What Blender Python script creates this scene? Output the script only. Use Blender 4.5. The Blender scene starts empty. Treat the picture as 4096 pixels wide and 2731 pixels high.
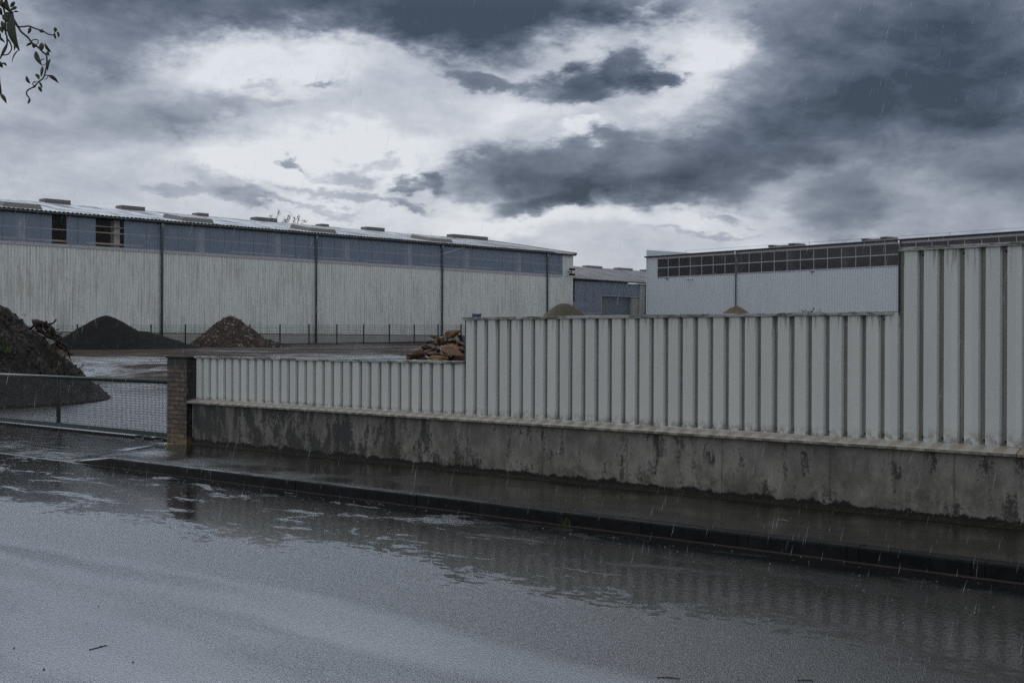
import bpy, bmesh, math, random
from mathutils import Vector, Matrix, noise
random.seed(7)
S = bpy.context.scene
COL = S.collection
R = math.radians

# ------------------------------------------------------------------ camera
# world X runs along the boundary wall, world Y into the yard, z=0 is the pavement
EYE = 1.6
cam_d = bpy.data.cameras.new('camera')
cam = bpy.data.objects.new('camera', cam_d); COL.objects.link(cam)
cam_d.sensor_width = 36.0
cam_d.lens = 45.0
cam_d.clip_start = 0.05
cam_d.clip_end = 3000
fw = Vector((-.68484, .72871, 0)); rt = Vector((.72871, .68484, 0)); up = Vector((0, 0, 1))
M = Matrix((rt, up, -fw)).transposed().to_4x4()
cam.matrix_world = Matrix.Translation((0, 0, EYE)) @ M @ Matrix.Rotation(R(0.22), 4, 'Z')
S.camera = cam

# ------------------------------------------------------------------ world
CLOUDS = [(-49.39, 15.45, 12.87, 1.9, 0, 0.95),
 (-51.59, 14.65, 10.07, 1.12, -3, 0.3),
 (-60.2, 13.34, 3.25, 2.13, 15, 0.62),
 (-45.49, 14.08, 5.82, 1.23, -4, 0.45),
 (-39.9, 14.71, 3.69, 0.62, 0, 0.35),
 (-44.25, 11.93, 1.68, 0.4, -10, 0.5),
 (-40.34, 11.48, 1.9, 0.69, 8, 0.9),
 (-38.0, 12.31, 1.06, 0.84, -20, 0.8),
 (-36.67, 11.87, 0.95, 0.43, 0, 0.75),
 (-38.43, 7.95, 6.27, 1.17, 4, 0.56),
 (-37.54, 6.84, 4.25, 0.9, -2, 0.5),
 (-42.33, 6.36, 2.57, 0.56, 8, 0.6),
 (-44.91, 7.51, 2.69, 0.84, 12, 0.3),
 (-33.26, 7.98, 3.69, 1.23, 12, 0.4),
 (-27.64, 10.98, 6.27, 2.91, 12, 0.55),
 (-28.68, 9.56, 4.7, 1.34, 5, 0.3),
 (-23.37, 8.7, 5.82, 2.01, -14, 0.3),
 (-29.53, 13.96, 6.27, 1.45, -6, 0.42),
 (-22.89, 12.92, 5.59, 3.36, 0, 0.42),
 (-23.85, 6.02, 7.83, 1.9, 0, 0.22),
 (-29.19, 5.74, 1.79, 1.34, 30, 0.22),
 (-64.68, 11.88, 2.91, 1.68, 0, 0.12),
 (-62.1, 8.81, 7.27, 1.01, 12, 0.12),
 (-56.96, 10.01, 2.24, 0.45, 14, 0.1),
 (-64.08, 6.54, 4.48, 1.01, 0, 0.05),
 (-55.89, 6.8, 1.9, 0.38, -14, 0.18),
 (-56.94, 6.18, 1.68, 0.29, 0, 0.18),
 (-54.17, 5.98, 1.23, 0.38, -5, 0.27),
 (-52.1, 5.78, 1.34, 0.16, 0, 0.2),
 (-50.24, 6.34, 2.57, 0.22, -4, 0.26),
 (-48.25, 6.31, 0.45, 0.25, 0, 0.18),
 (-63.6, 9.75, 4.7, 1.23, 0, 0.1),
 (-21.91, 13.44, 3.36, 2.91, 0, 0.12),
 (-52.38, 7.88, 0.56, 0.25, -22, 0.48),
 (-50.46, 7.32, 1.06, 0.45, -10, 0.36),
 (-48.14, 6.94, 0.54, 0.27, 5, 0.45),
 (-47.14, 7.18, 0.62, 0.36, -30, 0.42),
 (-49.25, 7.83, 0.67, 0.25, 0, 0.2),
 (-51.85, 11.33, 0.84, 0.18, -3, 0.3),
 (-54.08, 11.3, 0.67, 0.22, 0, 0.18),
 (-53.64, 10.47, 0.78, 0.16, 0, 0.1),
 (-33.8, 5.43, 0.78, 0.22, -12, 0.28),
 (-34.88, 4.73, 1.68, 0.13, 0, 0.16),
 (-48.26, 10.62, 3.36, 1.23, 5, 0.06),
 (-34.59, 13.66, 1.68, 2.13, 0, -0.3),
 (-39.56, 13.45, 2.91, 0.78, 6, -0.22),
 (-40.11, 9.38, 1.45, 0.34, 12, -0.28),
 (-54.3, 12.03, 4.7, 1.23, 0, -0.22),
 (-51.56, 7.95, 5.82, 1.34, 0, -0.26),
 (-47.15, 10.1, 4.48, 1.34, 0, -0.05),
 (-47.13, 5.72, 7.83, 0.78, 0, -0.12),
 (-42.12, 10.47, 2.46, 0.78, 0, -0.12),
 (-36.01, 10.84, 1.79, 0.56, 15, -0.15),
 (-38.2, 5.42, 6.71, 0.67, 0, -0.14)]
world = bpy.data.worlds.new("World"); S.world = world; world.use_nodes = True
def build_world():
    nt = world.node_tree; nt.nodes.clear(); N = nt.nodes.new; L = nt.links.new
    out = N('ShaderNodeOutputWorld'); bg = N('ShaderNodeBackground'); L(bg.outputs[0], out.inputs[0])
    bg.inputs['Strength'].default_value = 0.1
    sky = N('ShaderNodeTexSky'); sky.sky_type = 'NISHITA'; sky.sun_disc = False
    sky.sun_elevation = R(56); sky.sun_rotation = R(-100)
    sky.air_density = 1.0; sky.dust_density = 2.0
    tc = N('ShaderNodeTexCoord')
    def m(op, a, b=None, c=None, clamp=False):
        n = N('ShaderNodeMath'); n.operation = op; n.use_clamp = clamp
        for i, v in enumerate((a, b, c)):
            if v is None: continue
            if isinstance(v, (int, float)): n.inputs[i].default_value = v
            else: L(v, n.inputs[i])
        return n.outputs[0]
    sep = N('ShaderNodeSeparateXYZ'); L(tc.outputs['Generated'], sep.inputs[0])
    x, y, z = sep.outputs
    az = m('MULTIPLY', m('ARCTAN2', x, y), 57.29578)
    el = m('MULTIPLY', m('ARCSINE', z), 57.29578)
    st = N('ShaderNodeMapping'); L(tc.outputs['Generated'], st.inputs[0]); st.inputs['Scale'].default_value = (1, 1, 2.2)
    def nz(scale, detail, rough, offs=0, dist=0.0):
        mp = N('ShaderNodeMapping'); L(st.outputs[0], mp.inputs[0]); mp.inputs['Location'].default_value = (offs, offs * .7, -offs)
        n = N('ShaderNodeTexNoise'); n.inputs['Scale'].default_value = scale; n.inputs['Detail'].default_value = detail
        n.inputs['Roughness'].default_value = rough; n.inputs['Distortion'].default_value = dist
        L(mp.outputs[0], n.inputs['Vector']); return n
    w1 = nz(9, 7, .6, 3.1); w2 = nz(38, 6, .6, 7.7)
    def vm(op, a, b):
        n = N('ShaderNodeVectorMath'); n.operation = op
        for i, v in enumerate((a, b)):
            if isinstance(v, tuple): n.inputs[i].default_value = v
            elif v is not None: L(v, n.inputs[i])
        return n.outputs['Value'] if op == 'DOT_PRODUCT' else n.outputs[0]
    cxy = N('ShaderNodeCombineXYZ'); L(az, cxy.inputs[0]); L(el, cxy.inputs[1])
    wa = vm('MULTIPLY', vm('SUBTRACT', w1.outputs['Color'], (.5, .5, .5)), (5.5, 3.6, 0))
    wb = vm('MULTIPLY', vm('SUBTRACT', w2.outputs['Color'], (.5, .5, .5)), (2.2, 1.5, 0))
    p = vm('ADD', vm('ADD', cxy.outputs[0], wa), wb)
    acc = 0.20
    for (a, e, sa, se, rot, amp) in CLOUDS:
        mp = N('ShaderNodeMapping'); mp.vector_type = 'TEXTURE'; L(p, mp.inputs[0])
        mp.inputs['Location'].default_value = (a, e, 0); mp.inputs['Rotation'].default_value = (0, 0, R(rot))
        mp.inputs['Scale'].default_value = (sa, se, 1)
        r2 = vm('DOT_PRODUCT', mp.outputs[0], mp.outputs[0])
        r4 = m('MULTIPLY', r2, r2)
        acc = m('MULTIPLY_ADD', m('POWER', .5, r4), amp, acc)
    acc = m('SUBTRACT', acc, .2)
    neg = m('MINIMUM', acc, 0.0); pos = m('MAXIMUM', acc, 0.0)
    acc = m('ADD', m('MULTIPLY', m('SUBTRACT', 1.0, m('POWER', .30, pos)), .96), m('ADD', neg, .2))
    n1 = nz(14, 9, .62, 1.3, .3); n2 = nz(60, 5, .55, 9.0)
    acc = m('MULTIPLY_ADD', m('SUBTRACT', n1.outputs['Fac'], .5), m('MULTIPLY_ADD', pos, .55, .42), acc)
    n3 = nz(5.5, 3, .5, 21.0, .2)
    acc = m('MULTIPLY_ADD', m('SUBTRACT', n3.outputs['Fac'], .5), m('MULTIPLY', pos, .55), acc)
    acc = m('MULTIPLY_ADD', m('SUBTRACT', n2.outputs['Fac'], .5), .12, acc)
    cr = N('ShaderNodeValToRGB'); L(acc, cr.inputs[0]); e = cr.color_ramp.elements
    def lin(c): return tuple(((v / 255 + .055) / 1.055) ** 2.4 if v > 10 else v / 255 / 12.92 for v in c) + (1,)
    stops = [(0, (225, 229, 234)), (.17, (198, 203, 211)), (.36, (161, 168, 181)), (.55, (121, 129, 144)), (.76, (88, 97, 113)), (1, (55, 64, 79))]
    e[0].position = 0; e[0].color = lin(stops[0][1]); e[1].position = 1; e[1].color = lin(stops[-1][1])
    for pos, c in stops[1:-1]:
        q = e.new(pos); q.color = lin(c)
    sc = vm('MULTIPLY', cr.outputs[0], (10, 10, 10))
    # gain added to unseen sky: front-left band brightens road reflections, slight lift behind
    d_ = vm('DOT_PRODUCT', tc.outputs['Generated'], (-.68484, .72871, 0))
    dl = vm('DOT_PRODUCT', tc.outputs['Generated'], (-.906, .423, 0))
    def mrange(v, a, b_, lo, hi):
        mr = N('ShaderNodeMapRange'); mr.interpolation_type = 'SMOOTHSTEP'; L(v, mr.inputs[0])
        for i, q in enumerate((a, b_, lo, hi)): mr.inputs[i + 1].default_value = q
        return mr.outputs[0]
    bright = m('MULTIPLY', m('MULTIPLY', mrange(el, 14.3, 19, 0, 1), mrange(el, 30, 48, 1, 0)), mrange(dl, .62, .97, 0, 1))
    k_ = m('MULTIPLY', m('MULTIPLY_ADD', bright, TOP - 1, 1.0), mrange(d_, -.3, .45, BACK, 1.0))
    mx = N('ShaderNodeVectorMath'); mx.operation = 'SCALE'; L(k_, mx.inputs['Scale'])
    tint = N('ShaderNodeMix'); tint.data_type = 'RGBA'; L(bright, tint.inputs[0]); tint.inputs[6].default_value = (1, 1, 1, 1); tint.inputs[7].default_value = (.91, 1.0, 1.07, 1)
    L(vm('MULTIPLY', sc, tint.outputs[2]), mx.inputs[0])
    mix = N('ShaderNodeMix'); mix.data_type = 'RGBA'; mix.inputs[0].default_value = .93
    L(sky.outputs[0], mix.inputs[6]); L(mx.outputs[0], mix.inputs[7])
    L(mix.outputs[2], bg.inputs[0])
TOP, BACK = 4.6, 1.12
build_world()

# ------------------------------------------------------------------ sun (behind thick cloud, high to the left)
sun_d = bpy.data.lights.new('sun', 'SUN'); sun_d.energy = .5; sun_d.angle = R(30); sun_d.color = (1, .97, .93)
sun = bpy.data.objects.new('sun', sun_d); COL.objects.link(sun)
sun.rotation_euler = Vector((math.sin(R(-100)) * math.cos(R(56)), math.cos(R(-100)) * math.cos(R(56)), math.sin(R(56)))).to_track_quat('Z', 'Y').to_euler()
S.view_settings.view_transform = 'Standard'; S.view_settings.look = 'None'
S.view_settings.exposure = 0.0; S.view_settings.gamma = 1.0
S.render.engine = 'CYCLES'
S.cycles.max_bounces = 6; S.cycles.transparent_max_bounces = 16
S.cycles.use_denoising = False

# ------------------------------------------------------------------ helpers
class NB:
    """small node-tree builder"""
    def __init__(s, name):
        s.mat = bpy.data.materials.new(name); s.mat.use_nodes = True
        s.nt = s.mat.node_tree; s.nt.nodes.clear()
        s.out = s.nt.nodes.new('ShaderNodeOutputMaterial'); s.bsdf = s.nt.nodes.new('ShaderNodeBsdfPrincipled')
        s.nt.links.new(s.bsdf.outputs[0], s.out.inputs[0])
        s.tc = s.nt.nodes.new('ShaderNodeTexCoord')
    def L(s, a, b): s.nt.links.new(a, b)
    def put(s, sock, v):
        if isinstance(v, (int, float)): sock.default_value = v
        elif isinstance(v, tuple):
            if len(v) == 3 and sock.type == 'RGBA': v = v + (1,)
            sock.default_value = v
        else: s.L(v, sock)
    def set(s, **k):
        for n, v in k.items(): s.put(s.bsdf.inputs[n.replace('_', ' ')], v)
    def coord(s, scale=(1, 1, 1), loc=(0, 0, 0), rot=(0, 0, 0)):
        m = s.nt.nodes.new('ShaderNodeMapping'); s.L(s.tc.outputs['Object'], m.inputs[0])
        m.inputs['Scale'].default_value = scale; m.inputs['Location'].default_value = loc; m.inputs['Rotation'].default_value = rot
        return m.outputs[0]
    def noise(s, scale, detail=5, rough=.55, vec=None, dist=0.0, color=False):
        n = s.nt.nodes.new('ShaderNodeTexNoise'); s.L(vec if vec else s.coord(), n.inputs['Vector'])
        n.inputs['Scale'].default_value = scale; n.inputs['Detail'].default_value = detail
        n.inputs['Roughness'].default_value = rough; n.inputs['Distortion'].default_value = dist
        return n.outputs['Color' if color else 'Fac']
    def voro(s, scale, vec=None, feature='F1', out='Distance'):
        n = s.nt.nodes.new('ShaderNodeTexVoronoi'); s.L(vec if vec else s.coord(), n.inputs['Vector'])
        n.inputs['Scale'].default_value = scale; n.feature = feature; return n.outputs[out]
    def math(s, op, a, b=None, c=None, clamp=False):
        n = s.nt.nodes.new('ShaderNodeMath'); n.operation = op; n.use_clamp = clamp
        for i, v in enumerate((a, b, c)):
            if v is not None: s.put(n.inputs[i], v)
        return n.outputs[0]
    def ramp(s, fac, a, b, lo=0.0, hi=1.0):
        n = s.nt.nodes.new('ShaderNodeMapRange'); n.interpolation_type = 'SMOOTHSTEP'
        for i, v in enumerate((fac, a, b, lo, hi)): s.put(n.inputs[i], v)
        return n.outputs[0]
    def mix(s, f, a, b):
        n = s.nt.nodes.new('ShaderNodeMix'); n.data_type = 'RGBA'
        s.put(n.inputs[0], f); s.put(n.inputs[6], a); s.put(n.inputs[7], b); return n.outputs[2]
    def mul(s, a, b):
        n = s.nt.nodes.new('ShaderNodeMix'); n.data_type = 'RGBA'; n.blend_type = 'MULTIPLY'; n.inputs[0].default_value = 1
        s.put(n.inputs[6], a); s.put(n.inputs[7], b); return n.outputs[2]
    def xyz(s, vec=None):
        n = s.nt.nodes.new('ShaderNodeSeparateXYZ'); s.L(vec if vec else s.tc.outputs['Object'], n.inputs[0]); return n.outputs
    def bump(s, h, strength=.3, dist=.02, normal=None):
        n = s.nt.nodes.new('ShaderNodeBump'); s.put(n.inputs['Strength'], strength); n.inputs['Distance'].default_value = dist
        s.put(n.inputs['Height'], h)
        if normal: s.L(normal, n.inputs['Normal'])
        return n.outputs[0]

def simple(name, col, rough=.5, metal=0.0, var=.15, scale=6, spec=None, bump=0.0, vec_scale=(1, 1, 1)):
    b = NB(name); f = b.noise(scale, 6, .6, b.coord(vec_scale))
    lo = tuple(c * (1 - var) for c in col); hi = tuple(c * (1 + var) for c in col)
    b.set(Base_Color=b.mix(f, lo, hi), Roughness=rough, Metallic=metal, Specular_IOR_Level=.5 if spec is None else spec)
    if bump: b.set(Normal=b.bump(b.noise(scale * 6, 5), bump, .01))
    return b.mat

def prop(o, label=None, cat=None, group=None, kind=None):
    if label: o['label'] = label
    if cat: o['category'] = cat
    if group: o['group'] = group
    if kind: o['kind'] = kind
    return o
def empty(name, loc=(0, 0, 0), rz=0, **k):
    o = bpy.data.objects.new(name, None); COL.objects.link(o); o.location = loc; o.rotation_euler = (0, 0, rz)
    return prop(o, **k)
class MB:
    def __init__(s): s.v = []; s.f = []
    def add(s, vs, fs):
        n = len(s.v); s.v += [tuple(v) for v in vs]; s.f += [tuple(i + n for i in f) for f in fs]; return s
    def box(s, x0, x1, y0, y1, z0, z1):
        return s.add([(x0, y0, z0), (x1, y0, z0), (x1, y1, z0), (x0, y1, z0), (x0, y0, z1), (x1, y0, z1), (x1, y1, z1), (x0, y1, z1)],
                     [(0, 3, 2, 1), (4, 5, 6, 7), (0, 1, 5, 4), (1, 2, 6, 5), (2, 3, 7, 6), (3, 0, 4, 7)])
    def tube(s, pts, rad, n=8, caps=True):
        pts = [Vector(p) for p in pts]
        rads = rad if isinstance(rad, (list, tuple)) else [rad] * len(pts)
        rings = []; base = len(s.v); prev = None
        for i, p in enumerate(pts):
            t = (pts[min(i + 1, len(pts) - 1)] - pts[max(i - 1, 0)]).normalized()
            a = Vector((0, 0, 1)) if abs(t.z) < .9 else Vector((1, 0, 0))
            if prev is not None: a = prev
            u = (a - t * a.dot(t)).normalized(); w = t.cross(u); prev = u
            for k in range(n):
                q = 2 * math.pi * k / n; s.v.append(tuple(p + (u * math.cos(q) + w * math.sin(q)) * rads[i]))
        for i in range(len(pts) - 1):
            for k in range(n):
                a = base + i * n + k; b_ = base + i * n + (k + 1) % n
                s.f.append((a, b_, b_ + n, a + n))
        if caps:
            s.f.append(tuple(base + k for k in reversed(range(n)))); s.f.append(tuple(base + (len(pts) - 1) * n + k for k in range(n)))
        return s
    def build(s, name, mat, parent=None, smooth=False, bevel=0, loc=None, **k):
        me = bpy.data.meshes.new(name); me.from_pydata(s.v, [], s.f); me.update()
        if smooth: me.polygons.foreach_set('use_smooth', [True] * len(me.polygons))
        me.materials.append(mat)
        o = bpy.data.objects.new(name, me); COL.objects.link(o)
        if parent: o.parent = parent
        if loc: o.location = loc
        if bevel:
            b = o.modifiers.new('bevel', 'BEVEL'); b.width = bevel; b.segments = 2; b.limit_method = 'ANGLE'
        return prop(o, **k)
def extrude_profile(prof, z0, z1, axis='x', thick=0.0, zs=None):
    """vertical sheet: prof = [(u, depth)], u along x (or y); returns MB"""
    m = MB(); n = len(prof); zs = zs or [z0, z1]
    for z in zs:
        for u, d in prof: m.v.append((u, d, z) if axis == 'x' else (d, u, z))
    for r in range(len(zs) - 1):
        for i in range(n - 1):
            a = r * n + i; m.f.append((a, a + 1, a + 1 + n, a + n))
    return m
def gz(x, y): return -.01497 * (x + 20) + .0126 * (y - 11.4)

# ------------------------------------------------------------------ materials
def mat_road():
    b = NB('wet_asphalt'); P = b.xyz(); x, y = P[0], P[1]
    aggr = b.voro(105); fine = b.noise(85, 3, .75); mid = b.noise(1.3, 5, .6, b.coord((.45, 1, 1)))
    patch = b.noise(.8, 7, .66, b.coord((.6, 1.0, 1)), .6); patch2 = b.noise(9, 5, .7, b.coord((.7, 1.2, 1)))
    # standing water along the kerb, thin film again in the near wheel track
    yk = b.math('SUBTRACT', y, b.math('MULTIPLY', x, .024))            # distance to the kerb line
    t = b.math('ADD', b.math('MULTIPLY', b.math('SUBTRACT', yk, 6.45), .9), b.math('MULTIPLY', b.math('SUBTRACT', patch, .5), 2.6))
    t = b.math('ADD', t, b.math('MULTIPLY', b.math('SUBTRACT', patch2, .5), 2.0))
    pud = b.ramp(t, -.05, .5)
    isl = b.ramp(b.noise(1.5, 7, .72, b.coord((.6, 1.4, 1), (5, 2, 0)), .5), .52, .62)   # gritty islands breaking the water
    pud = b.math('MULTIPLY', pud, b.math('SUBTRACT', 1, b.math('MULTIPLY', isl, .85)))
    film = b.ramp(b.math('ADD', b.math('SUBTRACT', 5.0, yk), b.math('MULTIPLY', b.math('SUBTRACT', b.noise(.9, 4, .5, b.coord((.3, 1, 1), (9, 4, 0))), .5), 3.4)), 0.0, 1.8)
    yw = b.math('ADD', yk, b.math('MULTIPLY', b.math('SUBTRACT', b.noise(.35, 4, .55, b.coord((.35, 1, 1), (2, 9, 0))), .5), 2.2))
    trk = b.math('MAXIMUM', b.ramp(b.math('ABSOLUTE', b.math('SUBTRACT', yw, 5.15)), .38, .05), b.ramp(b.math('ABSOLUTE', b.math('SUBTRACT', yw, 3.5)), .45, .05))
    film = b.math('MAXIMUM', film, b.math('MULTIPLY', trk, .75))
    col = b.mix(b.noise(60, 4, .7), (.005, .005, .0055), (.018, .018, .019))
    col = b.mix(b.ramp(mid, .3, .7), col, b.mul(col, (.7, .7, .7)))
    mud = b.ramp(b.math('ADD', yk, b.math('MULTIPLY', b.noise(3, 3), .06)), 9.245, 9.30)
    col = b.mix(b.math('MULTIPLY', mud, .8), col, (.06, .046, .037))
    rough = b.math('SUBTRACT', b.math('ADD', .10, b.math('MULTIPLY', mid, .08)), b.math('MULTIPLY', film, .08))
    rough = b.math('MAXIMUM', b.math('SUBTRACT', rough, b.math('MULTIPLY', pud, .40)), .025)
    rough = b.math('ADD', rough, b.math('MULTIPLY', mud, .25))
    h = b.math('ADD', b.math('MULTIPLY', aggr, 1.0), b.math('MULTIPLY', fine, .7))
    st = b.math('MULTIPLY', b.math('SUBTRACT', 1, b.math('MULTIPLY', pud, .97)), b.math('SUBTRACT', .44, b.math('MULTIPLY', film, .36)))
    n1 = b.bump(h, st, .006)
    # rain-pocked water
    n2 = b.bump(b.noise(26, 3, .5), b.math('ADD', .018, b.math('MULTIPLY', pud, .12)), .012, n1)
    dr_ = b.voro(7.5); ring = b.math('MULTIPLY', b.math('SINE', b.math('MULTIPLY', dr_, 260)), b.ramp(dr_, .13, .02))
    n2 = b.bump(ring, b.math('MULTIPLY', pud, .8), .0016, n2)
    b.set(Base_Color=col, Roughness=rough, Normal=n2, IOR=1.5)
    b.set(Specular_IOR_Level=b.math('ADD', .5, b.math('MULTIPLY', b.ramp(b.noise(75, 2, .6), .4, .65), .7)))
    return b.mat

def mat_wetstone(name, c0, c1, scale=3, joints=None, rlo=.12, rhi=.45, bstr=.3, wetb=.5, spec=.5, swell=None, jr=.25):
    b = NB(name); P = b.xyz()
    f = b.noise(scale, 7, .62); g = b.noise(scale * 14, 4, .7)
    col = b.mix(b.ramp(f, .3, .7), c0, c1); col = b.mix(b.math('MULTIPLY', b.ramp(g, .45, .8), .5), col, b.mul(col, (.45, .45, .45)))
    h = g
    if joints:
        br = b.nt.nodes.new('ShaderNodeTexBrick'); b.L(b.coord(), br.inputs['Vector'])
        br.inputs['Scale'].default_value = 1.0; br.inputs['Brick Width'].default_value = joints[0]; br.inputs['Row Height'].default_value = joints[1]
        br.inputs['Mortar Size'].default_value = joints[2]; br.offset = joints[3]; br.inputs['Mortar Smooth'].default_value = .3
        br.inputs['Color1'].default_value = (.75, .75, .75, 1); br.inputs['Color2'].default_value = (1.25, 1.22, 1.2, 1); br.inputs['Mortar'].default_value = (.3, .3, .3, 1)
        col = b.mul(col, br.outputs['Color']); h = b.math('SUBTRACT', g, b.math('MULTIPLY', br.outputs['Fac'], 1.2))
        b.br = br
    wet = b.ramp(b.noise(scale * .45, 5, .6, b.coord((.6, 1.2, 1), (3, 1, 0))), wetb - .12, wetb + .12)
    rough = b.math('ADD', rlo, b.math('MULTIPLY', wet, rhi - rlo))
    if joints: rough = b.math('ADD', rough, b.math('MULTIPLY', b.math('SUBTRACT', br.outputs['Color'], 1), jr))
    nb = b.bump(h, b.math('ADD', .04, b.math('MULTIPLY', wet, bstr)), .008)
    if swell: nb = b.bump(b.noise(swell[0], 4, .6, b.coord((.7, 1.2, 1), (2, 2, 0)), .4), 1.0, swell[1], nb)
    b.set(Base_Color=col, Roughness=rough, Normal=nb, Specular_IOR_Level=spec)
    return b.mat

def mat_yard():
    b = NB('wet_yard_surface'); P = b.xyz()
    f = b.noise(.16, 7, .6, b.coord((1, .55, 1)), .6); g = b.noise(1.6, 6, .65); t = b.noise(.55, 6, .6, b.coord((.35, 1.6, 1), (4, 7, 0), (0, 0, R(-38))), .8)
    col = b.mix(b.ramp(g, .35, .65), (.022, .021, .021), (.05, .047, .044))
    mud = b.ramp(b.noise(.09, 6, .65, b.coord((1, 1, 1), (11, 3, 0)), .8), .40, .52)
    rut = b.ramp(b.noise(.5, 6, .68, b.coord((.22, 1.3, 1), (6, 2, 0), (0, 0, R(-52))), 1.0), .47, .56)
    mud = b.math('MULTIPLY', b.math('MAXIMUM', mud, b.math('MULTIPLY', rut, .75)), b.ramp(P[1], 15, 22))
    col = b.mix(b.math('MULTIPLY', mud, .8), col, (.066, .056, .049))
    och = b.ramp(b.noise(.2, 4, .6, b.coord((1, 1, 1), (1, 23, 0)), .5), .60, .68)
    col = b.mix(b.math('MULTIPLY', och, .7), col, (.17, .11, .05))
    pud = b.ramp(t, .48, .60)
    near = b.ramp(P[1], 24, 14)
    pud = b.math('MULTIPLY', pud, b.math('SUBTRACT', 1, b.math('MULTIPLY', mud, .85)))
    pud = b.math('MAXIMUM', pud, b.math('MULTIPLY', near, .9))
    rough = b.math('SUBTRACT', b.math('ADD', .42, b.math('MULTIPLY', mud, .3)), b.math('MULTIPLY', pud, b.math('SUBTRACT', .32, b.math('MULTIPLY', near, .18))))
    h = b.math('ADD', b.noise(.9, 6, .7, b.coord((.5, 1.3, 1), (0, 0, 0), (0, 0, R(-40)))), b.math('MULTIPLY', b.noise(14, 4), .25))
    n1 = b.bump(h, b.math('SUBTRACT', .6, b.math('MULTIPLY', pud, .50)), .06)
    n1 = b.bump(b.noise(5, 4, .6, b.coord((.6, 1.2, 1), (0, 0, 0), (0, 0, R(-40))), .4), 1.0, .011, n1)
    b.set(Base_Color=col, Roughness=rough, Normal=n1, Specular_IOR_Level=b.math('ADD', b.math('ADD', .35, b.math('MULTIPLY', pud, .3)), b.math('SUBTRACT', b.math('MULTIPLY', near, .4), b.math('MULTIPLY', mud, .36))))
    return b.mat

def mat_sheet(name='fence_sheet_paint', base=(.555, .575, .545), dirt=.5):
    """painted steel sheet: grime runs from under the cap, green film in the troughs, specks"""
    b = NB(name); P = b.xyz()
    f = b.noise(3, 6, .6, b.coord((1, 1, .25))); run = b.noise(26, 5, .6, b.coord((1, 1, .07)))
    col = b.mix(f, tuple(c * .93 for c in base), tuple(c * 1.05 for c in base))
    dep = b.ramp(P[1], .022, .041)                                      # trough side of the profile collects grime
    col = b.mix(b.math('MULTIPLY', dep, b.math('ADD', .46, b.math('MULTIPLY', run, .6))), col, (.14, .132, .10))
    ribn = b.nt.nodes.new('ShaderNodeTexWhiteNoise'); ribn.noise_dimensions = '1D'; b.L(b.math('FLOOR', b.math('DIVIDE', b.math('ADD', P[0], 17.218), .1965)), ribn.inputs['W'])
    tone = b.math('ADD', .95, b.math('MULTIPLY', ribn.outputs[0], .09)); tc_ = b.nt.nodes.new('ShaderNodeCombineColor')
    for i_ in range(3): b.L(tone, tc_.inputs[i_])
    col = b.mul(col, tc_.outputs[0])
    strk = b.math('MULTIPLY', b.ramp(b.noise(34, 4, .6, b.coord((1, 1, .03), (3, 0, 0))), .60, .72), b.ramp(b.noise(1.3, 3), .5, .62)); col = b.mix(b.math('MULTIPLY', strk, .35), col, (.2, .175, .13))
    zt = b.tc.outputs['Generated']; gzv = b.xyz(zt)[2]
    top = b.math('MULTIPLY', b.ramp(gzv, .80, 1.0), b.ramp(run, .52, .64)); col = b.mix(b.math('MULTIPLY', top, .75), col, (.14, .135, .11))
    bot = b.math('MULTIPLY', b.ramp(gzv, .10, .0), b.ramp(b.noise(16, 4), .38, .62)); col = b.mix(b.math('MULTIPLY', bot, .7), col, (.16, .14, .10))
    sp = b.ramp(b.voro(11), .045, .03); sp = b.math('MULTIPLY', sp, b.ramp(b.noise(1.1, 3), .52, .6)); col = b.mix(sp, col, (.03, .028, .025))
    b.set(Base_Color=col, Roughness=b.math('ADD', .42, b.math('MULTIPLY', run, .2)), Normal=b.bump(b.math('ADD', b.noise(5, 3, .5, b.coord((1, 1, .5))), b.math('MULTIPLY', b.noise(90, 2), .1)), .10, .03), Specular_IOR_Level=.3)
    return b.mat

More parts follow.
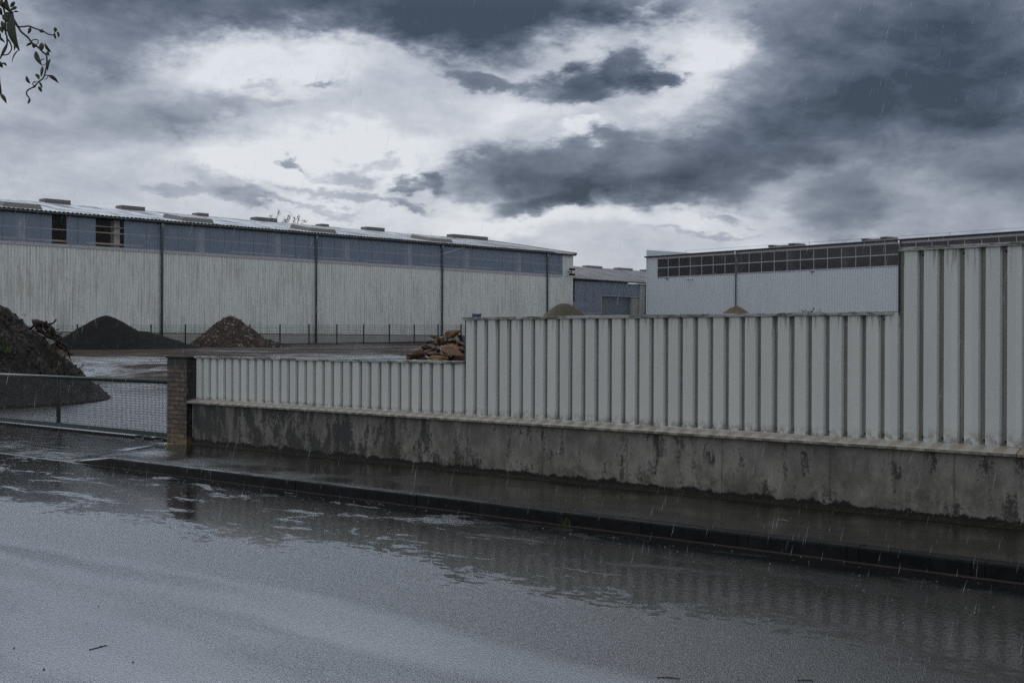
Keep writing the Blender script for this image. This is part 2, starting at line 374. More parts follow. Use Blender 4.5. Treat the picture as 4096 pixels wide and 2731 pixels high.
def mat_base():
    b = NB('weathered_concrete'); P = b.xyz(); z = P[2]
    v = b.noise(3.2, 8, .66, b.coord((1, 1, .7))); st = b.noise(6, 7, .65, b.coord((1, 1, .32), (2, 0, 0))); fi = b.noise(30, 6, .7)
    col = b.mix(b.ramp(v, .32, .68), (.11, .102, .088), (.25, .236, .205))
    # soot-black algae streaks, thick towards the pillar end and thinner along the wall
    xx = b.ramp(P[0], -8, -16.5, -.035, .05)
    dk = b.ramp(b.math('ADD', b.math('ADD', b.math('ADD', b.math('MULTIPLY', st, .55), b.math('MULTIPLY', v, .45)), b.math('MULTIPLY', b.math('SUBTRACT', fi, .5), .32)), xx), .485, .575)
    col = b.mix(b.math('MULTIPLY', dk, .90), col, (.022, .022, .02))
    li = b.ramp(b.math('ADD', b.noise(2.1, 7, .7, b.coord((1, 1, 1), (7, 3, 1)), .5), b.math('MULTIPLY', b.math('SUBTRACT', fi, .5), .3)), .58, .66)
    col = b.mix(b.math('MULTIPLY', li, .6), col, (.25, .23, .195))
    # ochre and grey lichen near the foot
    low = b.ramp(b.math('ADD', z, b.math('MULTIPLY', b.math('SUBTRACT', v, .5), .5)), .34, .10)
    lic = b.math('MULTIPLY', b.ramp(b.voro(26), .22, .12), low); lic = b.math('MULTIPLY', lic, b.ramp(b.noise(5, 3), .5, .6))
    col = b.mix(b.math('MULTIPLY', lic, .65), col, (.24, .17, .05))
    moss = b.math('MULTIPLY', low, b.ramp(b.noise(4, 6, .7, b.coord((1, 1, 1), (1, 2, 8))), .48, .62)); col = b.mix(b.math('MULTIPLY', moss, .6), col, (.045, .045, .02))
    # casting joints and a crack line
    jx = b.math('PINGPONG', b.math('ADD', P[0], b.math('MULTIPLY', b.noise(9, 4), .03)), .62)
    j = b.ramp(jx, .012, .004); col = b.mix(b.math('MULTIPLY', j, .45), col, (.03, .03, .03))
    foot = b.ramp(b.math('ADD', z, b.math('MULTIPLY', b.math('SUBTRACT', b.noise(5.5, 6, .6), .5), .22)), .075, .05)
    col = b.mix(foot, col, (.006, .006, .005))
    h = b.math('SUBTRACT', b.math('ADD', v, b.math('MULTIPLY', fi, .35)), b.math('ADD', b.math('MULTIPLY', j, .5), b.math('MULTIPLY', foot, .8)))
    b.set(Base_Color=col, Roughness=.62, Normal=b.bump(h, .55, .012), Specular_IOR_Level=.35)
    return b.mat

def mat_coping():
    b = NB('coping_metal'); P = b.xyz()
    pp = b.math('PINGPONG', b.math('ADD', P[0], 11.19), .099)
    st = b.ramp(b.math('ADD', pp, b.math('MULTIPLY', b.math('SUBTRACT', b.noise(14, 5, .6), .5), .08)), .035, .07)
    col = b.mix(b.noise(5, 5), (.27, .255, .22), (.36, .345, .31)); col = b.mix(b.math('MULTIPLY', st, .6), col, (.20, .145, .095))
    front = b.ramp(P[2], .648, .640); col = b.mix(b.math('MULTIPLY', front, b.ramp(b.noise(11, 5), .35, .6)), col, (.09, .09, .06))
    b.set(Base_Color=col, Roughness=b.math('ADD', .16, b.math('MULTIPLY', b.noise(8, 4), .25)), Normal=b.bump(b.noise(30, 3), .12, .01), Specular_IOR_Level=.6)
    return b.mat

def mat_cap():
    b = NB('cap_metal_mossy'); P = b.xyz()
    f = b.noise(7, 6, .65, b.coord((.5, 1, 2))); col = b.mix(f, (.30, .315, .30), (.44, .45, .43))
    m_ = b.ramp(b.noise(11, 7, .7, b.coord((.35, 1, 1.5), (4, 0, 0))), .44, .60); col = b.mix(b.math('MULTIPLY', m_, .85), col, (.05, .05, .03))
    b.set(Base_Color=col, Roughness=.45, Normal=b.bump(m_, .3, .01))
    return b.mat

def mat_brick():
    b = NB('old_brick'); P = b.xyz()
    # wrap: use (x + y, z)
    c = b.nt.nodes.new('ShaderNodeCombineXYZ'); b.L(b.math('ADD', P[0], P[1]), c.inputs[0]); b.L(P[2], c.inputs[1])
    wv = b.nt.nodes.new('ShaderNodeVectorMath'); wv.operation = 'MULTIPLY_ADD'; b.L(b.noise(14, 4, .6, None, 0, True), wv.inputs[0]); wv.inputs[1].default_value = (.014, .010, 0); b.L(c.outputs[0], wv.inputs[2])
    br = b.nt.nodes.new('ShaderNodeTexBrick'); b.L(wv.outputs[0], br.inputs['Vector'])
    br.inputs['Scale'].default_value = 1; br.inputs['Brick Width'].default_value = .275; br.inputs['Row Height'].default_value = .0725
    br.inputs['Mortar Size'].default_value = .0085; br.inputs['Mortar Smooth'].default_value = .25; br.inputs['Bias'].default_value = 0
    br.inputs['Color1'].default_value = (.20, .138, .085, 1); br.inputs['Color2'].default_value = (.115, .08, .055, 1); br.inputs['Mortar'].default_value = (.016, .014, .012, 1)
    col = b.mix(b.ramp(b.noise(17, 7, .75), .36, .62), br.outputs['Color'], b.mul(br.outputs['Color'], (.28, .28, .26)))
    soot = b.ramp(b.math('ADD', P[2], b.math('MULTIPLY', b.math('SUBTRACT', b.noise(6, 5), .5), .35)), 1.10, 1.24)
    col = b.mix(b.math('MULTIPLY', soot, .93), col, (.014, .013, .011))
    sd = b.math('MULTIPLY', b.ramp(P[0], -17.306, -17.302), b.ramp(b.noise(20, 5), .72, .5)); col = b.mix(b.math('MULTIPLY', sd, .95), col, (.012, .011, .010))  # right side face's shade and black moss painted near-black into the brick
    mos = b.math('MULTIPLY', b.ramp(P[2], .3, .05), b.ramp(b.noise(9, 5), .42, .6)); col = b.mix(b.math('MULTIPLY', mos, .6), col, (.16, .11, .03))
    h = b.math('SUBTRACT', b.math('MULTIPLY', b.noise(40, 5, .7), .3), br.outputs['Fac'])
    b.set(Base_Color=col, Roughness=.6, Normal=b.bump(h, .8, .012)); return b.mat

def mat_clad(name, base, stain, period, amt, seed=0.0, ax=1):
    """profiled cladding with a dark run of algae in some of the troughs"""
    b = NB(name); P = b.xyz(); u = P[ax]
    sc = (1, 1, .08)
    st = b.noise(5.5, 5, .7, b.coord((1, 1, .05), (seed, seed, 0))); st2 = b.noise(16, 4, .6, b.coord((1, 1, .12), (seed, 4, 0)))
    big = b.noise(.28, 4, .6)
    col = b.mix(big, tuple(c * .9 for c in base), tuple(c * 1.06 for c in base))
    v = b.math('ADD', b.math('ADD', b.math('MULTIPLY', st, .65), b.math('MULTIPLY', st2, .35)), b.math('MULTIPLY', b.math('SUBTRACT', big, .5), .3))
    col = b.mix(b.math('MULTIPLY', b.ramp(v, .44, .62), b.math('MULTIPLY', amt, b.ramp(b.noise(.11, 3, .5, b.coord((1, 1, .3), (seed, 2, 0))), .3, .62, .35, 1.0))), col, stain)
    b.set(Base_Color=col, Roughness=.5, Specular_IOR_Level=.3)
    return b.mat

def mat_glaze(name, base, trans, rough=.3):
    b = NB(name); P = b.xyz()
    seam = b.ramp(b.math('PINGPONG', P[1], .62), .03, .012)
    col = b.mix(b.noise(1.4, 5, .6, b.coord((1, 1, .5))), tuple(c * .82 for c in base), tuple(c * 1.15 for c in base))
    col = b.mix(b.math('MULTIPLY', seam, .7), col, b.mul(col, (.35, .35, .35)))
    b.set(Base_Color=col, Roughness=rough)
    t = b.nt.nodes.new('ShaderNodeBsdfTransparent'); mx = b.nt.nodes.new('ShaderNodeMixShader')
    mx.inputs[0].default_value = trans; b.L(b.bsdf.outputs[0], mx.inputs[1]); b.L(t.outputs[0], mx.inputs[2]); b.L(mx.outputs[0], b.out.inputs[0])
    return b.mat

def mat_roof():
    b = NB('wet_fibre_cement_roof'); P = b.xyz()
    lap = b.ramp(b.math('PINGPONG', P[0], 1.05), .05, .02)
    sh = b.noise(.5, 5, .6, b.coord((.15, 1, 1))); col = b.mix(sh, (.07, .07, .072), (.15, .15, .155)); col = b.mix(b.math('MULTIPLY', lap, .6), col, (.03, .03, .03))
    b.set(Base_Color=col, Roughness=b.math('ADD', .26, b.math('MULTIPLY', b.ramp(b.noise(1.1, 4, .6, b.coord((.2, 1, 1))), .4, .7), .35)), Normal=b.bump(b.noise(3, 5), .2, .03), Specular_IOR_Level=.3)
    return b.mat

def mat_heap(name, c0, c1, c2, scale, amt=.35, rough=.75, bs=.6, bd=.05):
    b = NB(name)
    v = b.voro(scale, None, 'F1', 'Color'); s_ = b.nt.nodes.new('ShaderNodeSeparateColor'); b.L(v, s_.inputs[0])
    col = b.mix(b.noise(scale * .35, 6, .7), c0, c1); col = b.mix(b.math('MULTIPLY', b.ramp(s_.outputs[0], 1 - amt, 1), .8), col, c2)
    h = b.math('ADD', b.noise(scale * .8, 6, .7), b.math('MULTIPLY', b.voro(scale), .6))
    b.set(Base_Color=col, Roughness=rough, Normal=b.bump(h, bs, bd), Specular_IOR_Level=.22); return b.mat

M_ = {}
M_['road'] = mat_road()
M_['pave'] = mat_wetstone('wet_paving', (.010, .009, .0075), (.022, .019, .016), 2.2, (.6, .4, .006, .5), .09, .30, .2, .5, .42, (5, .0015))
M_['kerb'] = mat_wetstone('wet_kerb_stone', (.004, .004, .0045), (.012, .012, .013), 6, (1.0, 3.0, .014, 0), .35, .55, .6, .5, .12)
M_['drive'] = mat_wetstone('wet_block_paving', (.012, .012, .012), (.03, .028, .025), 1.2, (.22, .11, .008, .5), .05, .20, .14, .55, 1.0, (6, .012))
M_['yard'] = mat_yard()
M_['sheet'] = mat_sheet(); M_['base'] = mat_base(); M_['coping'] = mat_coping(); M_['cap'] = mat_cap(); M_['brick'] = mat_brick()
M_['bolt'] = simple('dark_bolt', (.02, .019, .018), .8, spec=.1)
M_['gate'] = simple('green_gate_paint', (.006, .022, .018), .3, 0, .25, 12, spec=.3)
M_['wire'] = simple('dark_green_wire', (.005, .010, .010), .4)
M_['conc'] = simple('grey_concrete', (.24, .235, .22), .7, 0, .2, 3)
M_['clad'] = mat_clad('aged_pale_cladding', (.72, .745, .715), (.30, .295, .245), .2, .52)
M_['clad2'] = mat_clad('pale_blue_grey_cladding', (.58, .63, .655), (.46, .50, .52), .2, .5, 3.0, 0)
M_['glaz'] = mat_glaze('blue_translucent_sheet', (.30, .375, .475), .42)
M_['glazd'] = mat_glaze('clear_translucent_sheet', (.07, .068, .07), .78)
M_['glaz3'] = mat_glaze('lilac_translucent_sheet', (.24, .275, .34), .22)
M_['pane'] = mat_glaze('window_pane', (.11, .105, .12), .5, .15)
M_['lap'] = simple('grey_lilac_flashing', (.40, .385, .41), .5)
M_['roof'] = mat_roof()
M_['gutter'] = simple('dark_gutter', (.035, .048, .048), .35)
M_['pipe'] = simple('grey_downpipe', (.11, .14, .16), .35, .2, .15)
M_['zinc'] = simple('zinc_pipe', (.34, .36, .38), .25, .6)
M_['dark'] = simple('dark_interior', (.05, .045, .045), .9)
M_['rail'] = simple('brown_purlin', (.60, .46, .34), .7)
M_['col'] = simple('pale_column', (.62, .58, .54), .7)
M_['steelgrey'] = simple('roof_unit_metal', (.17, .17, .165), .5)
M_['dome'] = simple('roof_dome_plastic', (.26, .27, .31), .25)
M_['plinth'] = simple('plinth_concrete', (.34, .335, .31), .7, 0, .2, 1.5)
M_['shutter'] = simple('roller_shutter', (.17, .205, .225), .45)
M_['mull'] = simple('window_bar', (.36, .38, .41), .5)

# ------------------------------------------------------------------ ground
m = MB(); m.add([(-60, -40, -.12), (60, -40, -.12), (60, 9.0, -.12), (-60, 9.0, -.12)], [(0, 1, 2, 3)])
m.f = [(0, 1, 2, 3)]
def grid(x0, x1, y0, y1, nx, ny, zf):
    g = MB()
    for j in range(ny + 1):
        for i in range(nx + 1):
            x = x0 + (x1 - x0) * i / nx; y = y0 + (y1 - y0) * j / ny; g.v.append((x, y, zf(x, y)))
    for j in range(ny):
        for i in range(nx):
            a = j * (nx + 1) + i; g.f.append((a, a + 1, a + nx + 2, a + nx + 1))
    return g
KY = lambda x: 8.93 + .0245 * (x + 15.85)          # kerb line
rd = MB()
xs = [-400, -60, -30, -16.7, -12, -6, 0, 10, 60, 400]
for x in xs:
    rd.v.append((x, -300, -.12)); rd.v.append((x, KY(max(min(x, 60), -30)) + .02, -.12))
rd.f = [(2 * i, 2 * i + 2, 2 * i + 3, 2 * i + 1) for i in range(len(xs) - 1)]
rd.build('road', M_['road'], kind='structure')
# pavement slab top (kerb stone is a strip of its own)
KW = .13
pv = MB()
pv.add([(-15.95, KY(-15.95) + KW, -.004), (60, KY(60) + KW, -.004), (60, 11.3, -.004), (-17.25, 11.3, -.004), (-17.25, 11.0, -.004)], [(0, 1, 2, 3, 4)])
pv.add([(-15.95, KY(-15.95) + KW, -.004), (-17.25, 11.0, -.004), (-17.95, 11.0, -.055), (-16.9, KY(-16.9) + KW, -.105)], [(0, 1, 2, 3)])
pv.build('pavement', M_['pave'], kind='structure')
kb = MB()
def kerb_stone(xa, za, xb, zb, dy=0.0):
    n = len(kb.v)
    for x, z in ((xa, za), (xb, zb)):
        y = KY(x) + dy
        kb.v += [(x, y, -.2), (x, y, z - .022), (x, y + .006, z - .007), (x, y + .022, z), (x, y + KW, z), (x, y + KW, -.2)]
    for k in range(5): kb.f.append((n + k, n + k + 6, n + k + 7, n + k + 1))
    kb.f += [tuple(n + k for k in range(6)), tuple(n + 6 + k for k in reversed(range(6)))]
kerb_stone(-16.9, -.116, -15.9, -.002)
kx = -15.894; kr = random.Random(21)
while kx < 40:
    kerb_stone(kx, kr.uniform(-.002, .003), kx + .994, kr.uniform(-.002, .003), kr.uniform(-.002, .002)); kx += 1.0 if kx < 12 else 1.0
kb.build('kerb', M_['kerb'], kind='structure')
# border strip between pavement and driveway
bs = MB(); bs.add([(-17.0, 9.02, -.112), (-16.9, 9.02, -.1), (-17.95, 11.0, -.05), (-18.07, 11.0, -.062)], [(0, 1, 2, 3)])
bs.build('kerb', M_['kerb'], kind='structure')
def zdrive(x, y):
    t = max(0, min(1, (y - 8.75) / 2.5)); return -.125 + t * .065 + .006 * noise.noise(Vector((x * .8, y * .8, 0)))
dv = grid(-45, -16.6, 8.7, 11.5, 60, 12, zdrive)
dv.v = [(min(x, -16.85 - (y - 8.85) * .52) if x > -18.5 else x, y, z) for x, y, z in dv.v]
dv.build('driveway', M_['drive'], kind='structure', smooth=True)
def zyard(x, y):
    z = gz(x, max(y, 11.4)); k = max(0.0, 1 - max(0, y - 11.4) / 14)
    zz = z * (1 - k) + k * min(z, -.05 if x > -45 else z)
    return zz - .02 + (.03 * noise.noise(Vector((x * .25, y * .25, 3))) + .012 * noise.noise(Vector((x, y, 3)))) * min(1, (y - 11.3) / 4 + .2)
yd = grid(-130, 60, 11.25, 160, 230, 180, zyard)
yd.build('yard', M_['yard'], kind='structure', smooth=True)
gr = grid(-900, 700, 158, 900, 4, 4, lambda x, y: 1.5)
gr.add([(-900, 11.2, .6), (-129, 11.2, .9), (-129, 160, 2.6), (-900, 160, 2.0)], [(0, 1, 2, 3)])
gr.add([(59, 11.2, -1.4), (700, 11.2, -1.4), (700, 160, .5), (59, 160, .5)], [(0, 1, 2, 3)])
gr.build('ground', M_['yard'], kind='structure')

# ------------------------------------------------------------------ boundary wall
WY = 11.15
wall = empty('boundary_wall', (-17.25, WY, 0), label='long weathered concrete wall topped with stepped pale grey corrugated steel sheeting', cat='wall')
XE = 14.0
bw = MB(); bw.box(-17.25, XE, 11.10, 11.40, -.3, .624)
def wchild(o): o.parent = wall; o.matrix_parent_inverse = Matrix.Translation((17.25, -WY, 0)); return o
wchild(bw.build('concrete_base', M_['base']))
cp = MB()
def coping_piece(x0, x1):
    n = len(cp.v)
    for x in (x0, x1):
        cp.v += [(x, 11.035, .618), (x, 11.03, .622), (x, 11.03, .648), (x, 11.036, .653), (x, 11.145, .690), (x, 11.42, .690), (x, 11.42, .625)]
    for k in range(6): cp.f.append((n + k, n + 7 + k, n + 8 + k, n + 1 + k))
    cp.f.append((n + 6, n + 13, n + 7, n)); cp.f.append(tuple(n + k for k in range(7))); cp.f.append(tuple(n + 7 + k for k in reversed(range(7))))
for a, b_ in ((-17.30, -4.395), (-4.385, XE)): coping_piece(a, b_)
wchild(cp.build('coping', M_['coping'], bevel=0))
def panel(x0, x1, z1, p, flat_end=0.0):
    prof = []; n = round((x1 - flat_end - x0) / p); D = .042; fr = .136
    if x0 > -6: prof.append((x0 - .045, D))
    for i in range(n):
        a = x0 + i * p; j = random.uniform(-.002, .002); w = fr * p / .198
        prof += [(a, D), (a + .006, j), (a + w, j), (a + w + .016, D)]
    prof.append((x1, D))
    m_ = extrude_profile([(u, d) for u, d in prof], .694, z1 - .012, zs=[.694, (.694 + z1) / 2, z1 - .012])
    o = m_.build('steel_sheet', M_['sheet']); o.modifiers.new('solid', 'SOLIDIFY').thickness = .002
    bv = o.modifiers.new('bevel', 'BEVEL'); bv.width = .004; bv.segments = 2; bv.limit_method = 'ANGLE'; bv.angle_limit = R(25)
    o.location = (0, WY, 0); o.parent = wall; o.matrix_parent_inverse = Matrix.Translation((17.25, -WY, 0))
    c = MB(); seg = 3.0; x = x0 - .04
    xl = x1 - .03
    while x < xl - .01:
        e = min(x + seg, xl); k = random.uniform(-.002, .002)
        c.box(x, e - .004, WY - .018, WY + .085, z1 - .022 + k, z1 + k); c.box(x, e - .004, WY - .018, WY - .014, z1 - .034 + k, z1 - .0225 + k); x = e
    cc = c.build('cap_rail', M_['cap'], bevel=.002); wchild(cc)
    # fixing bolts in the troughs
    for i in range(n):
        for zz in (z1 - .075, .735):
            if (zz > 1 and i % 2) or (zz < 1 and i % 1): continue
            bx = x0 + i * p + (fr * p / .198 + p) / 2 + .012
            if bx > 0: continue
            q = MB(); N_ = 8
            q.v = [(bx + .012 * math.cos(2 * math.pi * k / N_), WY + D - .003, zz + .012 * math.sin(2 * math.pi * k / N_)) for k in range(N_)] + [(bx + .008 * math.cos(2 * math.pi * k / N_), WY + D - .012, zz + .008 * math.sin(2 * math.pi * k / N_)) for k in range(N_)]
            q.f = [(k, (k + 1) % N_, N_ + (k + 1) % N_, N_ + k) for k in range(N_)] + [tuple(N_ + k for k in range(N_))]
            qb = q.build('bolt', M_['bolt']); qb.parent = o; qb.matrix_parent_inverse = Matrix.Translation((0, -WY, 0))
    return o
panel(-17.218, -11.275, 1.355, .1984)
panel(-11.265, -5.555, 1.895, .1925)
panel(-5.493, XE, 2.485, .193, 0)
# end posts of the higher sheets
e_ = MB(); e_.box(-11.30, -11.268, WY + .02, WY + .06, 1.30, 1.865); wchild(e_.build('edge_strip', M_['gutter']))
e_ = MB(); e_.box(-5.552, -5.540, WY + .01, WY + .05, 1.86, 2.45); wchild(e_.build('edge_strip', M_['gutter']))
# support posts behind the sheeting
for x in [-16.5 + 2.0 * i for i in range(15)]:
    h = 1.3 if x < -11.3 else (1.84 if x < -5.6 else 2.42)
    e_ = MB(); e_.box(x - .04, x + .04, WY + .09, WY + .17, .69, h); wchild(e_.build('post', M_['gutter']))
# crumbling earth and moss along the foot of the wall
ft = MB(); n_ = 260
for i in range(n_ + 1):
    x = -17.2 + (XE + 17.2) * i / n_ if i else -17.2
    h = .02 + .035 * abs(noise.noise(Vector((x * 1.7, 0, 1)))) + .01 * random.random(); w = .05 + .05 * noise.noise(Vector((x * 1.1, 5, 1)))
    ft.v += [(x, 11.10, h), (x, 11.075, h * .7), (x, 11.04 - w, -.002)]
for i in range(n_):
    for k in (0, 1): a = i * 3 + k; ft.f.append((a, a + 1, a + 4, a + 3))
M_['moss'] = mat_heap('dark_moss', (.006, .006, .005), (.02, .02, .012), (.04, .045, .02), 40, .2)
ft.build('moss_strip', M_['moss'], kind='stuff', label='dark wet moss and dirt along the foot of the concrete wall', cat='moss', smooth=True)

# brick pillar
pl = empty('brick_pillar', (-17.55, 11.3, 0), label='stained brown brick gate pillar with sooty top beside the green gate', cat='pillar')
def kid(o, par): o.parent = par; o.matrix_parent_inverse = par.matrix_basis.inverted(); return o
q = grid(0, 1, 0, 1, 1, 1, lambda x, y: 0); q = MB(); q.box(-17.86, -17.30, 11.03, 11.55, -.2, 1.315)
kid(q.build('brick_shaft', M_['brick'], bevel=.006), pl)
q = MB(); q.box(-17.875, -17.285, 11.015, 11.565, 1.316, 1.345); kid(q.build('cap_slab', M_['moss'], bevel=.004), pl)

# ------------------------------------------------------------------ sliding gate
GY = 11.50
gt = empty('sliding_gate', (-22, GY, 0), label='low green tubular steel gate with fine wire mesh left of the brick pillar', cat='gate')
q = MB(); q.tube([(-30, GY, .905), (-17.7, GY, .905)], .032, 12); kid(q.build('top_rail', M_['gate'], smooth=True), gt)
q = MB(); q.box(-30, -17.75, GY - .03, GY + .03, -.005, .075); kid(q.build('bottom_rail', M_['gate'], bevel=.006), gt)
q = MB(); q.box(-30, -18.2, GY - .05, GY + .05, -.075, -.035); kid(q.build('guide_track', M_['bolt']), gt)
for x in (-29.6, -25.95, -22.30, -18.65 + .9):
    q = MB(); q.tube([(x, GY, .076), (x, GY, .88)], .036 if x > -29 else .03, 10); kid(q.build('upright', M_['gate'], smooth=True), gt)
wm = MB(); r_ = .0031
x = -30.0
while x < -17.8:
    wm.box(x - r_, x + r_, GY - .034 - r_, GY - .034 + r_, .07, .885); x += .042
z = .10
while z < .88:
    k = .004 * math.sin(z * 40); wm.box(-30, -17.8, GY - .030 + k * 0 - r_, GY - .030 + r_, z - r_, z + r_); z += .042
kid(wm.build('wire_mesh', M_['wire']), gt)
for x in (-18.75, -19.35, -26.0):
    q = MB(); q.box(x - .11, x + .11, GY - .09, GY + .09, -.07, -.037 + .02); kid(q.build('roller_block', M_['conc']), gt)
    q = MB(); q.box(x - .10, x + .10, GY - .10, GY - .035, -.05, -.006); kid(q.build('roller', M_['bolt'], bevel=.01), gt)

gp = empty('gate_post', (-30.2, GY, -.05), label='square steel post at the far left end of the green gate', cat='post')
MB().box(-.07, .07, -.07, .07, -.1, 1.25).build('shaft', M_['gate'], gp, bevel=.006); MB().box(-.085, .085, -.085, .085, 1.251, 1.28).build('cap', M_['gate'], gp, bevel=.006)

# ------------------------------------------------------------------ long warehouse (facade x = -76.9, facing the yard)
def corr(prof_fn, a0, a1, period):
    """list of (u, depth) of a ribbed sheet between a0 and a1"""
    out = []; n = int((a1 - a0) / period)
    for i in range(n):
        for du, d in prof_fn: out.append((a0 + i * period + du * period, d))
    out.append((a1, prof_fn[0][1])); return out
TRAP = [(0, 0), (.45, 0), (.55, 1), (.9, 1)]
WAVE = [(i / 6, .5 - .5 * math.cos(2 * math.pi * i / 6)) for i in range(6)]
def ribbed_x(name, mat, x, y0, y1, z0, z1, period, depth, parent, prof=TRAP):
    """sheet in a plane of constant x facing +x; troughs go to -depth"""
    pts = [(u, x - d * depth) for u, d in corr(prof, y0, y1, period)]
    m_ = MB(); n = len(pts)
    for z in (z0, z1):
        for u, xx in pts: m_.v.append((xx, u, z))
    for i in range(n - 1): m_.f.append((i, i + 1, i + 1 + n, i + n))
    return kid(m_.build(name, mat), parent)
WX = -76.9
w1 = empty('warehouse', (WX, 50, 1.2), label='long pale ribbed warehouse with a blue translucent band under its eave, behind the yard', cat='warehouse')
ribbed_x('wall', M_['clad'], WX, 6.0, 90.05, 2.10, 7.60, .205, .045, w1)
ribbed_x('wall_end', M_['clad'], WX, 88.55, 90.05, 7.601, 9.52, .205, .045, w1)
q = MB(); y = 6.0
while y < 88.4:
    e = min(y + 1.23, 88.55); q.box(WX + .004, WX + .03, y, e - .02, 7.50, 7.70); y = e
kid(q.build('flashing', M_['lap']), w1)
def glaze(y0, y1, mat): ribbed_x('glazing', mat, WX + .004, y0, y1, 7.70, 9.52, .205, .035, w1, WAVE)
for a, b_, mt in ((6, 39.16, 'glaz'), (39.17, 40.14, 'glazd'), (40.15, 42.19, 'glaz'), (42.2, 44.2, 'glazd'), (44.21, 88.54, 'glaz')): glaze(a, b_, M_[mt])
q = MB()
q.box(WX - .28, WX - .14, 6, 88.4, 8.60, 8.66)
rr = random.Random(4); y = 6.0
while y < 86:
    l = rr.uniform(2, 6)
    if rr.random() < .6: kid(MB().box(WX - .42, WX - .285, y, y + l, 7.86, 7.97).build('purlin', M_['rail']), w1)
    if rr.random() < .5: kid(MB().box(WX - .42, WX - .285, y, y + l * .8, 9.02, 9.07).build('purlin', M_['rail']), w1)
    y += l + rr.uniform(.3, 2)
kid(q.build('purlin', M_['rail']), w1)
y = 37.2
q = MB()
for i in range(-5, 8):
    yy = 37.2 + 6.55 * i
    if 6 < yy < 88: kid(MB().box(WX - .9, WX - .45, yy, yy + .42, 2.41, 9.5).build('column', M_['col']), w1)
q = MB(); q.box(WX - 9.0, WX - 8.8, 6.2, 89.9, 1.0, 9.6); q.box(WX - 9, WX - .2, 6.05, 6.2, 1, 9.6); q.box(WX - 22.8, WX - .06, 89.9, 90.03, 1.0, 9.5); q.box(WX - 9, WX - .1, 6.2, 89.8, 2.2, 2.4)
kid(q.build('inner_wall', M_['dark']), w1)
q = MB(); y = 6.0
while y < 90:
    e = min(y + 6.55, 90.0); q.box(WX - .25, WX - .03, y + .012, e - .012, .4, 2.06); y = e
kid(q.build('plinth', M_['plinth']), w1)
q = MB(); q.box(WX - .26, WX - .02, 6, 90.03, 2.061, 2.10); kid(q.build('drip_strip', M_['gutter']), w1)
q = MB(); q.tube([(WX + .16, 5.8, 9.60), (WX + .16, 90.25, 9.60)], .085, 8); kid(q.build('gutter', M_['gutter'], smooth=True), w1)
q = MB(); q.box(WX - .02, WX + .05, 6, 90.1, 9.525, 9.60); kid(q.build('eave_trim', M_['gutter']), w1)
for yy in (20.8, 33.9, 47.0, 60.15, 73.25, 86.35):
    q = MB(); q.tube([(WX + .16, yy, 9.5), (WX + .16, yy, 9.2), (WX + .12, yy, 9.0), (WX + .12, yy, 1.0)], [.11, .11, .085, .085], 10)
    kid(q.build('downpipe', M_['pipe'], smooth=True), w1)
# roof: corrugated slope up to the ridge
def slope(name, xa, za, xb, zb, y0, y1, per, dep, parent, mat):
    pts = corr(WAVE, y0, y1, per); m_ = MB(); n = len(pts)
    for x_, z_ in ((xa, za), (xb, zb)):
        for u, d in pts: m_.v.append((x_, u, z_ + d * dep))
    for i in range(n - 1): m_.f.append((i, i + n, i + 1 + n, i + 1))
    o = m_.build(name, mat); return kid(o, parent)
slope('roof', WX + .22, 9.70, -88.3, 11.52, 5.8, 90.3, .30, .055, w1, M_['roof'])
q = MB(); q.add([(-88.3, 5.8, 11.52), (-88.3, 90.3, 11.52), (-99.8, 90.3, 9.7), (-99.8, 5.8, 9.7)], [(0, 1, 2, 3)]); q.add([(-99.8, 5.8, 9.7), (-99.8, 90.3, 9.7), (-99.8, 90.3, 1), (-99.8, 5.8, 1)], [(0, 1, 2, 3)])
kid(q.build('roof_rear', M_['roof']), w1)
q = MB(); q.v = [(WX - .1, 90.04, 1), (-99.7, 90.04, 1), (-99.7, 90.04, 9.6), (-88.3, 90.04, 11.45), (WX - .1, 90.04, 9.6)]; q.f = [(0, 1, 2, 3, 4)]; kid(q.build('gable_wall', M_['clad']), w1)
q = MB(); q.tube([(WX + .22, 90.32, 9.74), (-88.3, 90.32, 11.56)], .07, 6); kid(q.build('verge_trim', M_['steelgrey']), w1)
def rz(x): return 9.70 + (WX + .22 - x) * (1.82 / 11.62)
